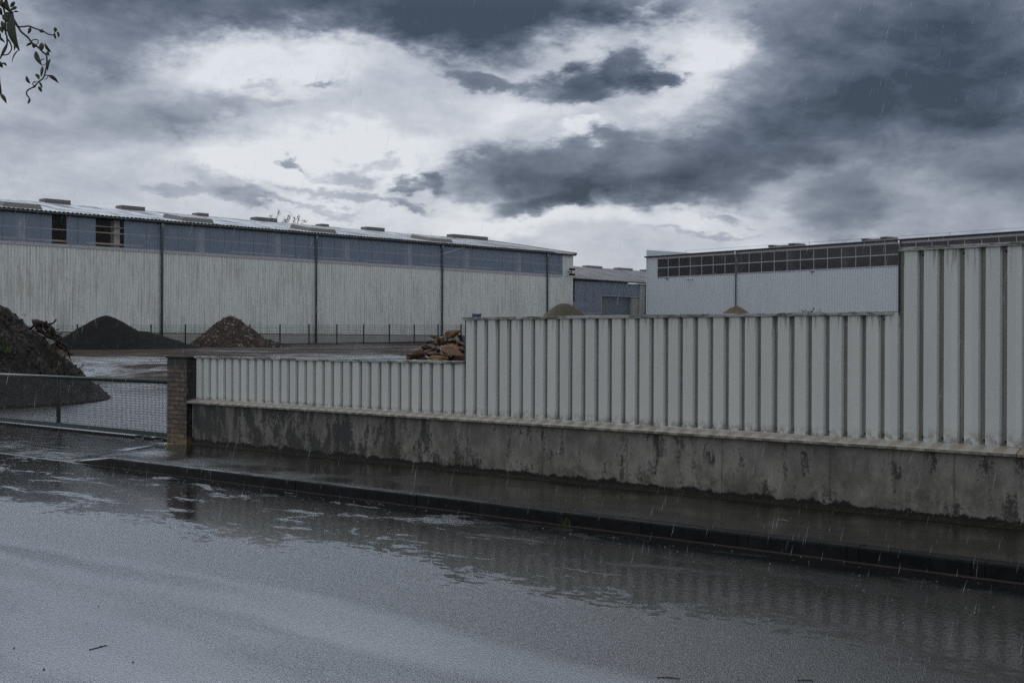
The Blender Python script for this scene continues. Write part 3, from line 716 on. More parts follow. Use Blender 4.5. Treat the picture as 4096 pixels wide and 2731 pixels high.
def dome(yc, ln=2.7):
    t = MB(); xa, xb = -77.6, -80.2
    for sx, z_ in ((xa, rz(xa)),): pass
    h0 = .34
    m_ = MB()
    c = [(xa, yc - ln / 2), (xa, yc + ln / 2), (xb, yc + ln / 2), (xb, yc - ln / 2)]
    m_.v = [(x, y_, rz(x) - .05) for x, y_ in c] + [(x + (.12 if x == xb else -.12), y_ + (.15 if y_ < yc else -.15), rz(x) + h0) for x, y_ in c]
    m_.f = [(3, 2, 1, 0), (4, 5, 6, 7), (0, 1, 5, 4), (1, 2, 6, 5), (2, 3, 7, 6), (3, 0, 4, 7)]
    cb = kid(m_.build('skylight', M_['steelgrey'], bevel=.03), w1)
    d = MB(); nx, ny = 10, 12
    for j in range(ny + 1):
        for i in range(nx + 1):
            u, v = i / nx, j / ny; x = xa - .15 + (xb - xa + .3) * u; y_ = yc - ln / 2 + .2 + (ln - .4) * v
            d.v.append((x, y_, rz(x) + h0 + .02 +     .38 * (4 * u * (1 - u)) ** .6 * (4 * v * (1 - v)) ** .5))
    for j in range(ny):
        for i in range(nx):
            a = j * (nx + 1) + i; d.f.append((a, a + 1, a + nx + 2, a + nx + 1))
    o = kid(d.build('dome', M_['dome'], smooth=True), w1); o.parent = cb; o.matrix_parent_inverse = w1.matrix_basis.inverted()
    for s_ in (-1, 1):                                                   # tilted wind deflectors at both ends
        f = MB()
        for xx in (xa + .05, xb - .05):
            y0 = yc + s_ * (ln / 2 - .35); y1 = yc + s_ * (ln / 2 + .28); f.v += [(xx, y0, rz(xx) + .22), (xx, y1, rz(xx) + .36), (xx, y1, rz(xx) + .70), (xx, y0, rz(xx) + .46)]
        f.f += [(0, 1, 2, 3), (4, 7, 6, 5), (0, 4, 5, 1), (1, 5, 6, 2), (2, 6, 7, 3), (3, 7, 4, 0)]
        o = f.build('wind_flap', M_['steelgrey']); o.parent = cb; o.matrix_parent_inverse = w1.matrix_basis.inverted()
for yc in (25.0, 37.6, 50.4, 61.5, 74.0): dome(yc)
for y0, y1, h in ((31.2, 33.2, .22), (44.2, 46.2, .22), (50.3, 52.3, .22), (57.0, 58.0, .16), (62.6, 64.7, .24), (69.4, 70.2, .14), (74.5, 76.6, .24), (85.2, 90.0, .26)):
    q = MB(); q.box(-88.75, -87.85, y0, y1, 11.45, 11.58 + h)
    n_ = int((y1 - y0) / .2)
    for k in range(n_): q.box(-87.85, -87.82, y0 + k * .2 + .02, y0 + k * .2 + .15, 11.55, 11.56 + h)
    kid(q.build('ridge_vent', M_['steelgrey'], bevel=.02), w1)
# flood lights at the far corner
fl = empty('floodlight', (WX + .2, 89.3, 8.0), label='cluster of four small flood lights on the far corner of the long warehouse', cat='lamp')
q = MB(); q.box(-.2, .25, -.03, .03, -.03, .03); q.box(.2, .26, -.25, .25, -.27, -.22); q.box(.2, .26, -.25, .25, .22, .27); q.box(.2, .26, -.03, .03, -.27, .27); o = q.build('bracket', M_['bolt'], fl)
for dy in (-.22, .22):
    for dz in (-.24, .24):
        q = MB(); q.box(.22, .4, dy - .13, dy + .13, dz - .10, dz + .08); q.build('lamp_head', M_['bolt'], fl, bevel=.02)

# ------------------------------------------------------------------ low middle warehouse
w3 = empty('warehouse', (WX, 96, 1.6), label='lower warehouse with lilac translucent front and roller door, between the two bigger ones', cat='warehouse')
GYA, GYB = 90.25, 100.0
def gl3(y0, y1, z0, z1): 
    pts = [(u, WX - d * .03) for u, d in corr(WAVE, y0, y1, .2)]; m_ = MB(); n = len(pts)
    for z in (z0, z1):
        for u, xx in pts: m_.v.append((xx, u, z))
    for i in range(n - 1): m_.f.append((i, i + 1, i + 1 + n, i + n))
    kid(m_.build('glazing', M_['glaz3']), w3)
gl3(GYA, 94.15, 4.35, 7.25); gl3(94.16, 99.95, 6.02, 7.25)
q = MB(); q.box(WX, WX + .04, 90.25, 94.2, 4.28, 4.34); q.box(WX, WX + .04, 94.16, 99.96, 5.95, 6.01); q.box(WX, WX + .05, 94.13, 94.19, 4.3, 6.0); kid(q.build('trim', M_['lap']), w3)
q = MB(); q.box(WX - .3, WX - .02, 90.25, 94.0, .8, 4.27); kid(q.build('plinth', M_['plinth']), w3)
q = MB(); q.box(WX - .5, WX + .06, 100.0, 101.2, 1, 7.3); q.box(WX - .5, WX - .1, 98.9, 99.99, 1, 5.93); kid(q.build('pier', M_['plinth']), w3)
q = MB()
for k in range(40): q.box(WX - .45, WX - .40 + .015, 94.1, 98.89, 1.2 + k * .118, 1.2 + k * .118 + .10)
q.box(WX - .5, WX - .451, 94.1, 98.89, 1.2, 5.93); kid(q.build('roller_door', M_['shutter']), w3)
q = MB(); q.box(WX - .95, WX - .8, 90.2, 114, 1, 7.3); q.box(WX - .9, WX - .4, 101.3, 112.0, 1, 7.3); kid(q.build('inner_wall', M_['dark']), w3)
q = MB(); q.box(WX - .3, WX - .15, 90.3, 93.5, 4.9, 5.3); q.box(WX - .35, WX - .15, 92.6, 92.9, 4.3, 7.2); kid(q.build('column', M_['col']), w3)
slope('roof', WX + .25, 7.42, -86.0, 9.36, 90.1, 116, .30, .055, w3, M_['roof'])
q = MB(); q.add([(-86, 90.1, 9.36), (-86, 116, 9.36), (-95, 116, 7.4), (-95, 90.1, 7.4)], [(0, 1, 2, 3)]); q.box(-95, -94.8, 90.2, 116, 1, 7.35); kid(q.build('roof_rear', M_['roof']), w3)
q = MB(); q.tube([(WX + .18, 90.1, 7.40), (WX + .18, 101.4, 7.40)], .085, 8); kid(q.build('gutter', M_['gutter'], smooth=True), w3)
q = MB(); q.tube([(WX + .18, 101.0, 7.35), (WX + .18, 101.0, 4.6), (WX + .18, 101.0, 4.3), (WX + .18, 101.0, 1.0)], [.10, .10, .14, .09], 8); kid(q.build('downpipe', M_['gutter'], smooth=True), w3)
for y0, y1 in ((102.6, 105.0), (107.8, 110.2), (112.4, 115.5)):
    q = MB(); q.box(-86.4, -85.6, y0, y1, 9.3, 9.56); kid(q.build('ridge_vent', M_['steelgrey'], bevel=.02), w3)

# ------------------------------------------------------------------ right warehouse, its front turned slightly (own local frame)
w2 = empty('warehouse', (-72.34, 95.32, 0), rz=-math.atan(.125), label='blue-grey warehouse with a double row of dark windows, rising behind the stepped fence', cat='warehouse')
LEN = 64.0
pts = corr(TRAP, 0, LEN, .25); n = len(pts)
m_ = MB()
for z in (1.0, 7.52):
    for u, d in pts: m_.v.append((u, d * .03, z))
for i in range(n - 1): m_.f.append((i, i + 1, i + 1 + n, i + n))
m_.build('wall', M_['clad2'], w2)
pts = corr(TRAP, 0, 1.26, .25); n = len(pts); m_ = MB()
for z in (7.521, 9.42):
    for u, d in pts: m_.v.append((u, d * .03, z))
for i in range(n - 1): m_.f.append((i, i + 1, i + 1 + n, i + n))
m_.build('wall_end', M_['clad2'], w2)
q = MB(); q.box(1.26, LEN, -.02, .05, 9.21, 9.42); q.box(1.26, LEN, -.025, .05, 7.50, 7.575); q.build('window_surround', M_['lap'], w2)
PW = 1.352; np_ = int((LEN - 1.3) / PW)
for k in range(np_):
    x0 = 1.30 + k * PW
    if x0 > 40: continue
    fr = MB()
    fr.box(x0 - .026, x0 + .026, -.012, .05, 7.58, 9.205); fr.box(x0 + .036, x0 + PW - .036, -.010, .04, 8.37, 8.45)
    fo = fr.build('window', M_['mull'], w2)
    p_ = MB(); p_.box(x0 + .036, x0 + PW - .036, .018, .03, 7.58, 8.369); p_.box(x0 + .036, x0 + PW - .036, .018, .03, 8.451, 9.205)
    p_.build('pane', M_['pane'], fo)
q = MB()
for k in range(0, 46, 4):
    x0 = 1.3 + (k + 2.95) * PW; MB().box(x0 - .05, x0 + .42, .25, .7, 7.0, 9.3).box(x0 - .1, x0 + .12, .1, .249, 8.5, 9.2).build('column', M_['col'], w2)
q = MB(); rr = random.Random(3)
for k in range(14):
    x0 = 2 + rr.random() * 38; z0 = 8.5 + rr.random() * .3; MB().box(x0, x0 + rr.uniform(1, 3), .9 + k * .1, .98 + k * .1, z0, z0 + .14).build('purlin', M_['rail'], w2)
M_['blue'] = simple('blue_plastic', (.02, .09, .22), .4)
q = MB()
for k in range(22):
    x0 = 5 + k * 1.5 + rr.random(); MB().box(x0, x0 + rr.uniform(.25, .5), .8, 1.2, 7.0, 7.78 + rr.random() * .14).build('blue_lining', M_['blue'], w2)
q = MB(); q.box(0.1, LEN, 6.0, 6.2, 1, 9.93); q.box(.1, LEN, 1.3, 6, 1, 6.9); q.build('inner_wall', M_['dark'], w2)
q = MB(); q.tube([(-.25, -.12, 9.50), (LEN, -.12, 9.50)], .07, 8); q.box(-.2, LEN, -.05, .05, 9.421, 9.50); q.build('gutter', M_['gutter'], w2)
q = MB(); q.box(-.02, LEN, .051, 30, 1, 1.2); q.v += [(-.2, -.2, 9.52), (LEN, -.2, 9.52), (LEN, 15, 10.62), (-.2, 15, 10.62), (-.2, 30, 9.52), (LEN, 30, 9.52)]; b0 = len(q.v) - 6
q.f += [(b0, b0 + 1, b0 + 2, b0 + 3), (b0 + 3, b0 + 2, b0 + 5, b0 + 4)]; q.build('roof', M_['roof'], w2)
q = MB(); q.box(-.12, .02, -.05, 30, 1, 9.5); q.box(-.14, .04, .0, 30, 9.501, 10.14); q.build('gable_parapet', M_['clad2'], w2)
for xx in (10.70, 26.95):
    q = MB(); q.tube([(xx, -.12, 9.45), (xx, -.12, 9.15), (xx, -.09, 9.0), (xx, -.09, 1.2)], [.11, .11, .07, .07], 10); q.build('downpipe', M_['zinc'], w2, smooth=True)
for x0, x1 in ((13.2, 16.0), (22.6, 25.0)):
    q = MB(); q.box(x0, x1, 1.2, 2.6, 9.6, 9.84); q.box(x0, x0 + .5, 1.1, 2.7, 9.84, 9.92); q.box(x1 - .6, x1, 1.1, 2.7, 9.84, 9.95); q.build('skylight', M_['steelgrey'], w2, bevel=.02)
q = MB(); q.tube([(4.5, .3, 9.86), (20, .3, 9.82), (38, .3, 9.82), (50, .3, 9.82)], .008, 4)
for xx in (4.5, 18.2, 31.0, 42.5): q.tube([(xx, .3, 9.5), (xx, .3, 9.9)], .014, 5)
q.build('lightning_wire', M_['bolt'], w2)
ca = Matrix.Rotation(-math.atan(.125), 4, 'Z')
def at2(x, y, z): v = ca @ Vector((x, y, z)); return (v.x - 72.34, v.y + 95.32, v.z)
for i, xx in enumerate((5.11, 5.56)):
    c = empty('security_camera', at2(xx, 0, 7.27), rz=-math.atan(.125), label=('left' if i == 0 else 'right') + ' one of two small white cameras under the windows of the blue-grey warehouse', cat='camera', group='cameras on the blue-grey warehouse')
    q = MB(); q.box(-.03, .03, -.12, 0, -.03, .03); q.build('bracket', M_['mull'], c)
    q = MB(); s_ = -1 if i == 0 else 1; q.tube([(-.14 * s_, -.16, .03), (.16 * s_, -.2, -.03)], .06, 10); q.build('housing', M_['col'], c, smooth=True)
for i, xx in enumerate((2.53, 18.75)):
    c = empty('wall_lamp', at2(xx, 0, 7.46), rz=-math.atan(.125), label=('small wall lamp under the first window from the left corner of the blue-grey warehouse' if i == 0 else 'small wall lamp under the windows of the blue-grey warehouse, right of its zinc downpipe'), cat='lamp', group='wall lamps on the blue-grey warehouse')
    q = MB(); q.v = [(-.16, 0, 0), (.16, 0, 0), (.10, -.22, -.03), (-.10, -.22, -.03), (-.10, 0, -.14), (.10, 0, -.14)]; q.f = [(0, 1, 2, 3), (0, 3, 4), (1, 5, 2), (3, 2, 5, 4), (0, 4, 5, 1)]; q.build('lamp_shade', M_['mull'], c)

# ------------------------------------------------------------------ mesh fence in front of the long warehouse
FX = -72.58
fn = empty('mesh_fence', (FX, 50, 1.2), label='low dark wire mesh fence on black posts along the foot of the long warehouse', cat='fence')
fy = [18.5 + 2.515 * i for i in range(22)]
M_['post'] = simple('black_fence_post', (.012, .017, .018), .4)
for i, y in enumerate(fy):
    z = gz(FX, y); q = MB(); q.box(FX - .035, FX + .035, y - .03, y + .03, z - .1, z + 1.42); kid(q.build('post', M_['post']), fn)
    if i < len(fy) - 1:
        q = MB(); r_ = .004; x = y + .05
        while x < fy[i + 1]: q.box(FX + .037, FX + .037 + 2 * r_, x - r_, x + r_, z - .02, z + 1.36); x += .1
        for k in range(8): zz = z + .04 + k * .188; q.box(FX + .030, FX + .036, y, fy[i + 1], zz - .006, zz + .006)
        kid(q.build('wire_panel', M_['post']), fn)
yl = fy[-1]; z = gz(FX, yl); q = MB()
for k in range(30): q.box(FX + k * .1, FX + k * .1 + .008, yl - .004, yl + .004, z, z + 1.36)
for k in range(8): q.box(FX, FX + 3, yl - .01, yl - .005, z + .04 + k * .188, z + .05 + k * .188)
kid(q.build('wire_panel', M_['post']), fn)

# ------------------------------------------------------------------ blue cabinet
bc = empty('cabinet', (-59.2, 59.6, gz(-59.2, 59.6)), rz=R(-35), label='narrow blue metal cabinet with a grey lid rising just over the fence end', cat='cabinet')
M_['bluep'] = simple('blue_steel_paint', (.012, .045, .16), .35)
q = MB(); q.box(-.27, .27, -.25, .25, .05, 2.15); q.build('body', M_['bluep'], bc, bevel=.02)
q = MB(); q.box(-.31, .31, -.29, .29, 2.151, 2.22); q.build('lid', M_['steelgrey'], bc, bevel=.015)
q = MB(); q.box(-.25, .25, -.265, -.251, .1, 2.1); o = q.build('door', M_['bluep'], bc); q = MB(); q.box(.18, .21, -.30, -.266, 1.0, 1.2); q.build('handle', M_['bolt'], o)
for sx in (-.22, .22): q = MB(); q.box(sx - .03, sx + .03, -.2, .2, 0, .049); q.build('foot', M_['bolt'], bc)

# ------------------------------------------------------------------ heaps
def heap(name, cx, cy, hw, res, hf, mat, label, cat, rough_amp, chips=None, ys=None):
    n = int(2 * hw / res); hy = ys or hw; ny = int(2 * hy / res)
    g = MB(); idx = {}
    def H(x, y): return hf(x, y)
    vals = {}
    for j in range(ny + 1):
        for i in range(n + 1):
            x = cx - hw + i * res; y = cy - hy + j * res; vals[(i, j)] = H(x, y)
    def vid(i, j):
        if (i, j) not in idx:
            x = cx - hw + i * res; y = cy - hy + j * res; h = vals[(i, j)]; k = max(0, min(1, (h + .05) / .25))
            v = Vector((x, y, 0))
            h2 = h + k * rough_amp * (noise.noise(v * 1.3) * 1.6 + noise.noise(v * 4) * .8 + noise.noise(v * 11) * .45 + abs(noise.noise(v * 25)) * .25)
            idx[(i, j)] = len(g.v); g.v.append((x, y, gz(x, max(y, 11.4)) * (1 if y > 25 else .8) + h2 - .04))
        return idx[(i, j)]
    for j in range(ny):
        for i in range(n):
            if max(vals[(i, j)], vals[(i + 1, j)], vals[(i, j + 1)], vals[(i + 1, j + 1)]) > -.04:
                g.f.append((vid(i, j), vid(i + 1, j), vid(i + 1, j + 1), vid(i, j + 1)))
    if chips:
        cnt, s0, s1 = chips; rr = random.Random(cnt); base = list(g.v)
        for _ in range(cnt):
            c = Vector(rr.choice(base)); s_ = rr.uniform(s0, s1)
            vs = [c + Vector((rr.uniform(-1, 1), rr.uniform(-1, 1), rr.uniform(-.6, .8))) * s_ for _k in range(4)]
            g.add(vs, [(0, 1, 2), (0, 2, 3), (0, 3, 1), (1, 3, 2)])
    return g.build(name, mat, label=label, cat=cat)
def cone(x, y, cx, cy, h, r, p=1.0, flat=.12):
    d = math.hypot(x - cx, y - cy) / r
    return h * (1 - math.sqrt(d * d + flat * flat) + flat * .5) * 1.0
M_['black_grit'] = mat_heap('black_grit', (.0035, .0035, .004), (.008, .008, .009), (.016, .016, .018), 22, .12, .9, .3, .04)
M_['brown_rubble'] = mat_heap('brown_rubble', (.024, .018, .014), (.06, .044, .034), (.30, .27, .24), 9, .12, .7, .8, .12)
M_['soil'] = mat_heap('dark_soil', (.009, .0075, .0065), (.026, .021, .0165), (.07, .052, .033), 14, .12, .7, .9, .06)
M_['greysand'] = mat_heap('grey_sand', (.06, .052, .036), (.09, .078, .055), (.11, .095, .07), 3, .1, .85, .3, .05)
M_['brownsand'] = mat_heap('brown_sand', (.085, .062, .038), (.125, .095, .06), (.15, .12, .08), 4, .1, .85, .3, .05)
def hblack(x, y):
    return max(cone(x, y, -70.9, 39.6, 2.15, 3.25, flat=.17), cone(x, y, -70.5, 41.7, 1.15, 3.3, flat=.2)) - max(0, -72.4 - x) * 3
heap('gravel_heap', -70.2, 41.2, 5, .11, hblack, M_['black_grit'], 'smooth black gravel heap with a long right flank in front of the warehouse', 'heap', .035)
def hbrown(x, y): return max(cone(x, y, -69.6, 47.65, 2.12, 2.65, flat=.1), .3 * cone(x, y, -69.2, 49.4, 2, 2, flat=.2)) - max(0, -72.4 - x) * 3
heap('rubble_heap', -69.6, 48.2, 4, .10, hbrown, M_['brown_rubble'], 'pointed brown heap of wood chips and rubble with pale bits, in front of the warehouse', 'heap', .10, (2600, .03, .09))
def hsoil(x, y):
    a = cone(x, y, -32.85, 14.55, 2.85, 3.2, flat=.10); b_ = cone(x, y, -33.9, 12.6, 2.6, 3.4, flat=.2)
    c = .30 - .34 * abs((x + 34.2) * .75 + (y - 17.6) * .5) - .3 * abs((y - 17.0)) ; d_ = -1
    h = max(a, b_, c * .6, d_)
    return min(h, (y - 11.75) * .9)
heap('soil_heap', -33, 15.2, 6.0, .055, hsoil, M_['soil'], 'big dark clumpy soil heap close behind the green gate at the left', 'heap', .13, (5200, .02, .065), 5.0)
def hgrey(x, y): d = math.hypot(x + 39.3, y - 45.4); return 2.85 * math.exp(-(d / 1.75) ** 2 * .75) * 1.0 - .12
heap('sand_heap', -39.3, 45.4, 5, .16, hgrey, M_['greysand'], 'rounded grey-brown sand heap showing over the middle fence, near the far warehouse corner', 'heap', .03)
def hbs(x, y): return cone(x, y, -33.45, 50.9, 2.7, 3.6, flat=.08)
heap('sand_heap', -33.45, 50.9, 4, .14, hbs, M_['brownsand'], 'small tip of an orange-brown sand heap just over the middle fence', 'heap', .05)

# grass on the soil heap
def blades(name, pts, n, h, wd, mat, spread, **k):
    g = MB(); rr = random.Random(n)
    for _ in range(n):
        p = Vector(rr.choice(pts)) + Vector((rr.gauss(0, spread), rr.gauss(0, spread), rr.gauss(0, spread * .3)))
        a = rr.uniform(0, 6.28); l = h * rr.uniform(.4, 1.1); d = Vector((math.cos(a), math.sin(a), 0)); s_ = Vector((-d.y, d.x, 0)) * wd
        p1 = p + Vector((0, 0, l * .6)) + d * l * .2; p2 = p + Vector((0, 0, l * .65)) + d * l * rr.uniform(.4, .9)
        g.add([p - s_, p + s_, p1 + s_ * .7, p1 - s_ * .7, p2], [(0, 1, 2, 3), (3, 2, 4)])
    return g.build(name, mat, **k)
M_['grass'] = simple('wet_grass', (.055, .085, .025), .6, 0, .4, 8); M_['drygrass'] = simple('dry_grass', (.16, .12, .05), .7, 0, .3, 8)
def zs(x, y): return gz(x, y) * .8 + hsoil(x, y)
sp = []; rr = random.Random(9)
for _ in range(40):
    t = rr.random(); x = -31.6 + t * .75 + rr.gauss(0, .12); y = 14.0 + t * .5 + rr.gauss(0, .12); sp.append((x, y, zs(x, y)))
blades('grass_clump', sp, 420, .2, .006, M_['grass'], .06, kind='stuff', label='green grass growing on the flank of the dark soil heap', cat='grass')
sp = []
for _ in range(70):
    t = rr.random(); x = -30.2 - t * 4 + rr.gauss(0, .2); y = 15.2 + t * 3 + rr.gauss(0, .3); sp.append((x, y, max(.1, zs(x, y))))
blades('dry_grass_clump', sp, 420, .16, .006, M_['drygrass'], .05, kind='stuff', label='straw-coloured dead grass at the foot of the dark soil heap', cat='grass')
M_['root'] = mat_heap('wet_root_bark', (.010, .007, .006), (.038, .024, .018), (.06, .038, .026), 12, .2, .6, .7, .02)
ROOTS = [([(-31.548, 15.637, 1.978), (-31.489, 15.693, 2.012), (-31.417, 15.761, 2.02), (-31.381, 15.795, 1.963)], 0.13), ([(-31.393, 15.783, 1.971), (-31.309, 15.862, 1.996), (-31.237, 15.929, 2.062), (-31.159, 16.003, 2.099)], 0.035), ([(-31.381, 15.795, 1.963), (-31.297, 15.874, 1.93), (-31.237, 15.93, 1.881), (-31.224, 15.941, 1.783), (-31.164, 15.998, 1.701), (-31.08, 16.077, 1.66), (-31.086, 16.072, 1.553), (-31.044, 16.111, 1.471)], 0.05), ([(-31.429, 15.749, 1.995), (-31.38, 15.795, 1.897), (-31.284, 15.885, 1.799), (-31.188, 15.975, 1.701)], 0.05), ([(-31.044, 16.111, 1.488), (-30.972, 16.179, 1.439), (-30.948, 16.202, 1.324), (-30.887, 16.258, 1.258), (-30.845, 16.298, 1.226)], 0.04), ([(-31.068, 16.089, 1.422), (-31.008, 16.145, 1.356), (-30.947, 16.202, 1.307), (-30.905, 16.241, 1.209), (-30.899, 16.247, 1.135)], 0.03), ([(-31.5, 15.682, 1.929), (-31.44, 15.739, 1.831), (-31.332, 15.84, 1.716), (-31.212, 15.953, 1.635), (-31.14, 16.021, 1.569), (-31.134, 16.027, 1.471), (-31.067, 16.089, 1.372)], 0.06), ([(-31.225, 15.941, 1.898), (-31.188, 15.975, 1.799), (-31.2, 15.964, 1.75)], 0.015), ([(-31.261, 15.908, 1.848), (-31.308, 15.863, 1.815), (-31.38, 15.795, 1.848)], 0.03), ([(-30.96, 16.19, 1.406), (-30.996, 16.156, 1.472), (-31.02, 16.134, 1.438)], 0.02), ([(-31.188, 15.976, 1.651), (-31.116, 16.043, 1.635), (-31.104, 16.055, 1.57)], 0.02), ([(-30.936, 16.213, 1.324), (-30.911, 16.236, 1.258), (-30.947, 16.202, 1.209), (-30.923, 16.225, 1.143)], 0.015)]
STICKS = [([(-30.701, 16.434, 0.906), (-30.671, 16.462, 0.931), (-30.653, 16.478, 0.98)], 0.014), ([(-32.389, 17.591, 0.725), (-32.339, 17.639, 0.769), (-32.294, 17.681, 0.804)], 0.008), ([(-31.813, 15.388, 2.248), (-31.753, 15.445, 2.24), (-31.741, 15.456, 2.191)], 0.008)]
def wiggle(pts, amp, sub=4, seed=0):
    out = []; pts = [Vector(p) for p in pts]
    for i in range(len(pts) - 1):
        a = pts[max(i - 1, 0)]; b_ = pts[i]; c = pts[i + 1]; d = pts[min(i + 2, len(pts) - 1)]
        for k in range(sub):
            t = k / sub; q = .5 * ((2 * b_) + (c - a) * t + (2 * a - 5 * b_ + 4 * c - d) * t * t + (3 * b_ - a - 3 * c + d) * t ** 3)
            out.append(q + Vector((noise.noise(q * 5 + Vector((seed, 0, 0))), noise.noise(q * 5 + Vector((0, seed, 9))), noise.noise(q * 5 + Vector((4, 0, seed))))) * amp)
    out.append(pts[-1]); return out
g = MB()
for i, (pts, r) in enumerate(ROOTS):
    w = wiggle(pts, .05, 4, i); g.tube(w, [r * (1.25 - .85 * k / (len(w) - 1)) * (1 + .3 * noise.noise(w[k] * 9)) for k in range(len(w))], 7)
    for k in range(0, len(w), 5):
        e = w[k] + Vector((random.uniform(-.18, .18), random.uniform(-.18, .18), random.uniform(-.15, .1))); g.tube(wiggle([w[k], (w[k] + e) / 2, e], .04, 3, k), [r * .3] * 6 + [r * .1], 4)
g.build('tree_root', M_['root'], smooth=True, label='dug-up twisted tree root lying on the right slope of the soil heap', cat='root')
SL = ['short forked stick poking out of the low right slope of the soil heap', 'thin stick at the right toe of the soil heap above the gate rail', 'thin stick at the top of the soil heap']
for i, (pts, r) in enumerate(STICKS):
    g = MB(); w = wiggle(pts, .02, 3, i); g.tube(w, r, 5); g.build('stick', M_['root'], label=SL[i], cat='stick')

# ------------------------------------------------------------------ boulders
BOULDERS = [((-22.732, 22.001, 1.768), 0.362, 0.26, 35, 'ochre', 'large upright ochre-brown boulder, the topmost of the heap'),
 ((-22.483, 21.803, 1.602), 0.226, 0.164, 0, 'purple', 'rounded purple boulder right below the topmost ochre one'),
 ((-22.915, 21.623, 1.687), 0.282, 0.118, -15, 'purple', 'flat-topped purple boulder at the upper left of the heap'),
 ((-22.796, 21.468, 1.585), 0.195, 0.171, 30, 'grey', 'grey-brown wedge boulder under the flat-topped purple one'),
 ((-22.825, 21.743, 1.57), 0.188, 0.251, 10, 'ochre', 'tall tan boulder left of and below the topmost one'),
 ((-22.917, 21.285, 1.429), 0.202, 0.179, 30, 'dark', 'dark brown boulder on the left slope with a slanting top'),
 ((-22.616, 21.246, 1.439), 0.177, 0.185, 15, 'grey', 'pale grey-brown upright block in the middle of the heap'),
 ((-22.454, 21.274, 1.393), 0.115, 0.108, 0, 'red', 'small reddish boulder beside the pale grey-brown block'),
 ((-22.516, 20.716, 1.31), 0.334, 0.22, 10, 'brown', 'wide humped brown boulder on the lower left slope'),
 ((-22.669, 20.64, 1.233), 0.244, 0.129, -8, 'brown', 'low boulder with a pinkish flat top at the left foot'),
 ((-22.657, 20.528, 1.188), 0.137, 0.084, -30, 'ochre', 'small tan stone at the far left tip of the heap'),
 ((-22.486, 20.833, 1.242), 0.091, 0.099, 0, 'ochre', 'small olive-tan stone between the humped boulder and the ochre ones'),
 ((-22.054, 21.294, 1.366), 0.519, 0.229, -18, 'tan', 'largest pale tan slab, sloping down to the right, in front'),
 ((-22.379, 21.812, 1.439), 0.436, 0.187, -12, 'tan', 'broad tan slab behind the largest pale slab'),
 ((-22.059, 21.214, 1.236), 0.327, 0.19, -12, 'purple', 'dark purple block tucked under the largest pale slab'),
 ((-22.357, 21.036, 1.272), 0.321, 0.13, -5, 'brown', 'long brown boulder above the yellow-ochre one at the rail'),
 ((-21.992, 20.858, 1.186), 0.422, 0.128, 0, 'yellow', 'yellow-ochre boulder just above the low fence rail'),
 ((-21.629, 21.24, 1.203), 0.272, 0.196, 25, 'red', 'smooth pinkish-red boulder at the lower right by the tall sheets'),
 ((-22.266, 21.863, 1.549), 0.163, 0.109, -10, 'brown', 'small brown boulder at the right, over the tan slabs'),
 ((-22.599, 22.223, 1.674), 0.158, 0.205, 10, 'purple', 'big purple-red boulder at the upper right by the tall sheets'),
 ((-22.586, 21.665, 1.586), 0.093, 0.117, 0, 'purple', 'small violet stone wedged between the tall tan and rounded purple boulders'),
 ((-22.898, 21.351, 1.577), 0.117, 0.101, -35, 'dark', 'small black-brown stone sticking out at the upper left slope'),
 ((-22.512, 21.034, 1.324), 0.199, 0.13, 10, 'purple', 'mauve boulder below the pale grey-brown block'),
 ((-21.985, 21.654, 1.373), 0.108, 0.169, 20, 'purple', 'narrow purple stone at the right end of the pale slabs'),
 ((-22.414, 20.756, 1.19), 0.243, 0.084, 0, 'purple', 'low mauve stone at the rail left of the yellow-ochre one'),
 ((-22.286, 21.982, 1.471), 0.086, 0.132, 0, 'red', 'reddish stone at the right edge over the tan slab')]
RC = {'ochre': (.19, .11, .055), 'purple': (.085, .052, .052), 'grey': (.15, .12, .10), 'dark': (.06, .042, .035), 'red': (.15, .078, .062), 'brown': (.13, .078, .048), 'tan': (.25, .165, .10), 'yellow': (.25, .15, .05)}
for k_, c in RC.items(): M_['rock_' + k_] = mat_heap('rock_' + k_, tuple(v * .34 * w_ for v, w_ in zip(c, (1.0, .92, .82))), tuple(v * .7 * w_ for v, w_ in zip(c, (1.15, 1, .85))), tuple(v * 1.0 for v in c), 3.5, .2, .5, .6, .05)
def boulder(seed):
    rr = random.Random(seed); bm = bmesh.new(); bmesh.ops.create_icosphere(bm, subdivisions=4, radius=1)
    planes = []
    for _ in range(13):
        d = Vector((rr.gauss(0, 1), rr.gauss(0, 1), rr.gauss(0, 1))).normalized(); planes.append((d, rr.uniform(.42, .80)))
    for v in bm.verts:
        p = v.co.copy()
        for d, o in planes:
            k = p.dot(d)
            if k > o: p -= d * (k - o) * .94
        p += p.normalized() * (.045 * noise.noise(p * 2.5 + Vector((seed, 0, 0))) + .02 * noise.noise(p * 8 + Vector((seed, 0, 0))))
        v.co = p
    return bm
GRP = 'boulders heaped behind the low fence'
for i, ((p, w, h, tilt, ck, lab)) in enumerate(BOULDERS):
    bm = boulder(100 + i); me = bpy.data.meshes.new('boulder'); 
    xs_ = [v.co.x for v in bm.verts]; zs_ = [v.co.z for v in bm.verts]
    sx = w / (max(xs_) - min(xs_)) * 1.14; sz = h / (max(zs_) - min(zs_)) * 1.16
    if ck == 'ochre' and h > .2 and w > .3: sz *= .8
    bm.transform(Matrix.Diagonal((sx, (sx + sz) / 2 * 1.1, sz, 1))); bm.to_mesh(me); bm.free()
    me.materials.append(M_['rock_' + ck])
    me.polygons.foreach_set('use_smooth', [True] * len(me.polygons))
    o = bpy.data.objects.new('boulder', me); COL.objects.link(o); o.location = p
    o.rotation_euler = (Matrix.Rotation(R(43.2), 3, 'Z') @ Matrix.Rotation(R(-tilt), 3, 'Y')).to_euler()
    prop(o, lab, 'boulder', GRP)
